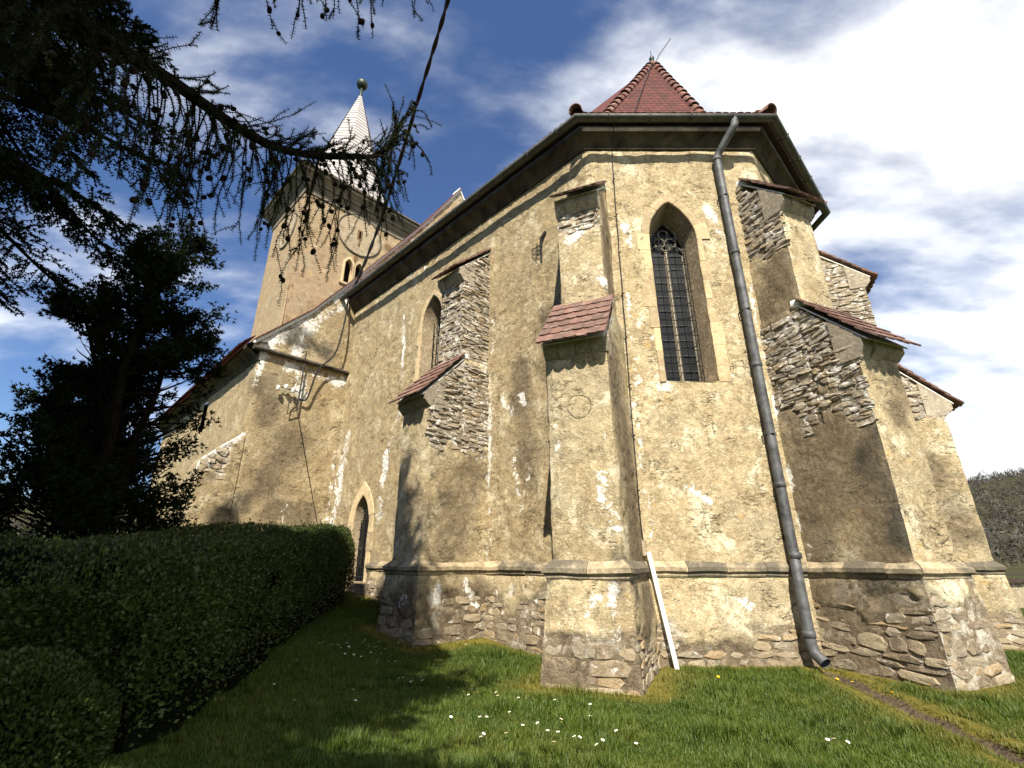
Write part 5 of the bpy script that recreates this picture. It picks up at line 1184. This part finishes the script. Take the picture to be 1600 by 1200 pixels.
def mk_larch():
    global rng
    old = rng; rng = np.random.default_rng(31); bx, by = -4.3, -.6; tr = empty('larch_tree', (bx, by, 0)); mb = MB(); hs = np.linspace(0, 17, 14)
    mb.tube([(bx + .06*math.sin(h*.7), by + .05*math.cos(h), h - .05) for h in hs], .30*(1 - hs/17*.93), 10); mb.build('trunk', M_bark, tr, True)
    wood = MB(); TP, TD_, CONES = [], [], []
    def twig(p, d, L_, droop, rise=0., cones=.1, sub=True, r=.0055):
        n = max(4, int(L_/.05)); t = polyline(p, d, L_, n, droop, .10, rise); wood.tube(t, np.linspace(r, r*.45, n+1), 4, cap=False)
        T = np.diff(t, axis=0)
        for f in (.0, .36, .7): TP.append(t[1:] - T*f); TD_.append(T/np.linalg.norm(T, axis=1)[:, None])
        for q in range(1, n):
            if rng.random() < cones: CONES.append(t[q] + rng.normal(size=3)*.012)
            if sub and rng.random() < .16: twig(t[q], T[q-1] + rng.normal(size=3)*.03, L_*rng.uniform(.2, .5), droop*.8, rise, cones, False, r*.7)
        return t
    def limb(pts, r0, r1, hang, up, hl, cones, every=.05, start=0.):
        c = catmull([np.array(p) for p in pts], 10); c = c + np.cumsum(rng.normal(size=c.shape)*.004, 0)*.5; wood.tube(c, np.linspace(r0, r1, len(c)), 8)
        cum = np.concatenate([[0], np.cumsum(np.linalg.norm(np.diff(c, axis=0), axis=1))])
        s = start
        while s < cum[-1]:
            p = np.array([np.interp(s, cum, c[:, i]) for i in range(3)]); d = np.array([np.interp(min(s + .1, cum[-1]), cum, c[:, i]) for i in range(3)]) - p; d = unit(d + 1e-6); sd2 = unit(np.cross(d, Z)); f = s/cum[-1]
            for _ in range(hang):
                if rng.random() < .8: twig(p, sd2*rng.uniform(-.8, .8) + d*.35 + np.array([0, 0, rng.uniform(-.7, .2)]), hl(f)*rng.uniform(.35, 1.1), .22, 0, cones(f))
            for _ in range(up):
                if rng.random() < .55: twig(p, d*.7 + sd2*rng.uniform(-.7, .7) + np.array([0, 0, rng.uniform(.3, .9)]), rng.uniform(.18, .55), -.02, 0, cones(f)*.25)
            s += every
    # the long visible limb, running from the trunk out over the lawn and drooping at its end
    vis = [(-4.25, -.55, 4.75), (-3.6, .6, 4.9), (-2.865, 1.75, 4.80), (-2.495, 1.95, 4.583), (-2.287, 2.2, 4.598), (-2.143, 2.5, 4.652), (-1.983, 2.8, 4.701), (-1.756, 3.05, 4.808), (-1.492, 3.3, 5.026), (-1.274, 3.4, 5.14), (-1.166, 3.45, 5.30), (-1.118, 3.5, 5.62)]
    limb(vis, .062, .011, 3, 3, lambda f: 1.0*min(1, 1.75 - f), lambda f: .03 if f < .45 else .09, .05, 2.0)
    limb([(-4.25, -.6, 5.6), (-3.0, .6, 5.2), (-1.95, 1.65, 4.95), (-1.62, 1.95, 5.12), (-1.28, 2.2, 5.50), (-.9, 2.4, 5.88), (-.7, 2.5, 6.1)], .05, .008, 3, 1, lambda f: .42, lambda f: .03 if f < .6 else .10, .075, .9)
    # remaining crown: limbs mostly out of view, twigs set to shape the shade
    crown = MB(); CP, CT = [], []
    for z in np.arange(5.2, 16.6, .42):
        f = (z - 5)/12; R_ = 3.3*(1 - f)**.75 + .25
        for k in range(8):
            a = rng.uniform(0, 2*math.pi)
            L_ = R_*rng.uniform(.7, 1.1); e = np.array([bx + math.cos(a)*L_, by + math.sin(a)*L_, z])
            if e[1] > 1.0 and z < 9.0: continue
            b = polyline((bx, by, z), (math.cos(a), math.sin(a), .05), L_, 9, .03, .05, .06); wood.tube(b, np.linspace(.045, .008, 10), 5, cap=False)
            for i in range(2, 10):
                for _ in range(10 if 7 < z < 13 else 6):
                    if b[i][0] < -3.5 and z < 7.4: continue
                    t = polyline(b[i], rng.normal(size=3)*.5 + np.array([0, 0, -.6]), rng.uniform(.3, .75), 3, .1, .1); CP.append(t[1:]); CT.append(np.diff(t, axis=0))
    wood.build('branches', M_bark, tr)
    CT = np.vstack(CT); add_tris(crown, needles(np.vstack(CP), CT/np.linalg.norm(CT, axis=1)[:, None], 5, .20, .037, .75))
    P = np.vstack(TP); D = np.vstack(TD_); add_tris(crown, needles(P, D, 6, .023, .0030, .9)); tag(crown.build('crown', M_larch, tr), kind='stuff')
    cm = MB(); prof = [(0, -.030), (.012, -.024), (.019, -.008), (.018, .006), (.010, .018), (0, .022)]
    for c in CONES:
        s = rng.uniform(.75, 1.15); m0 = cm.n; cm.lathe([(r*s, z*s) for r, z in prof], c, 6); th = Matrix.Rotation(rng.uniform(-1, 1), 3, 'X') @ Matrix.Rotation(rng.uniform(-1, 1), 3, 'Y'); cm.v[-1] = (cm.v[-1] - c) @ np.array(th).T + c
    tag(cm.build('cones', M_cone, tr, True), kind='stuff'); print('cones', len(CONES), 'larch', crown.n)
    tag(tr, 'larch tree whose long cone-hung branch reaches across the tower from the upper left', 'tree'); rng = old
mk_larch()
print('objects', len(bpy.data.objects), 'tris', sum(sum(len(p.vertices) - 2 for p in m.polygons) if len(m.polygons) < 3000 else len(m.polygons) * 2 for m in {o.data for o in bpy.data.objects if o.type == 'MESH'}))
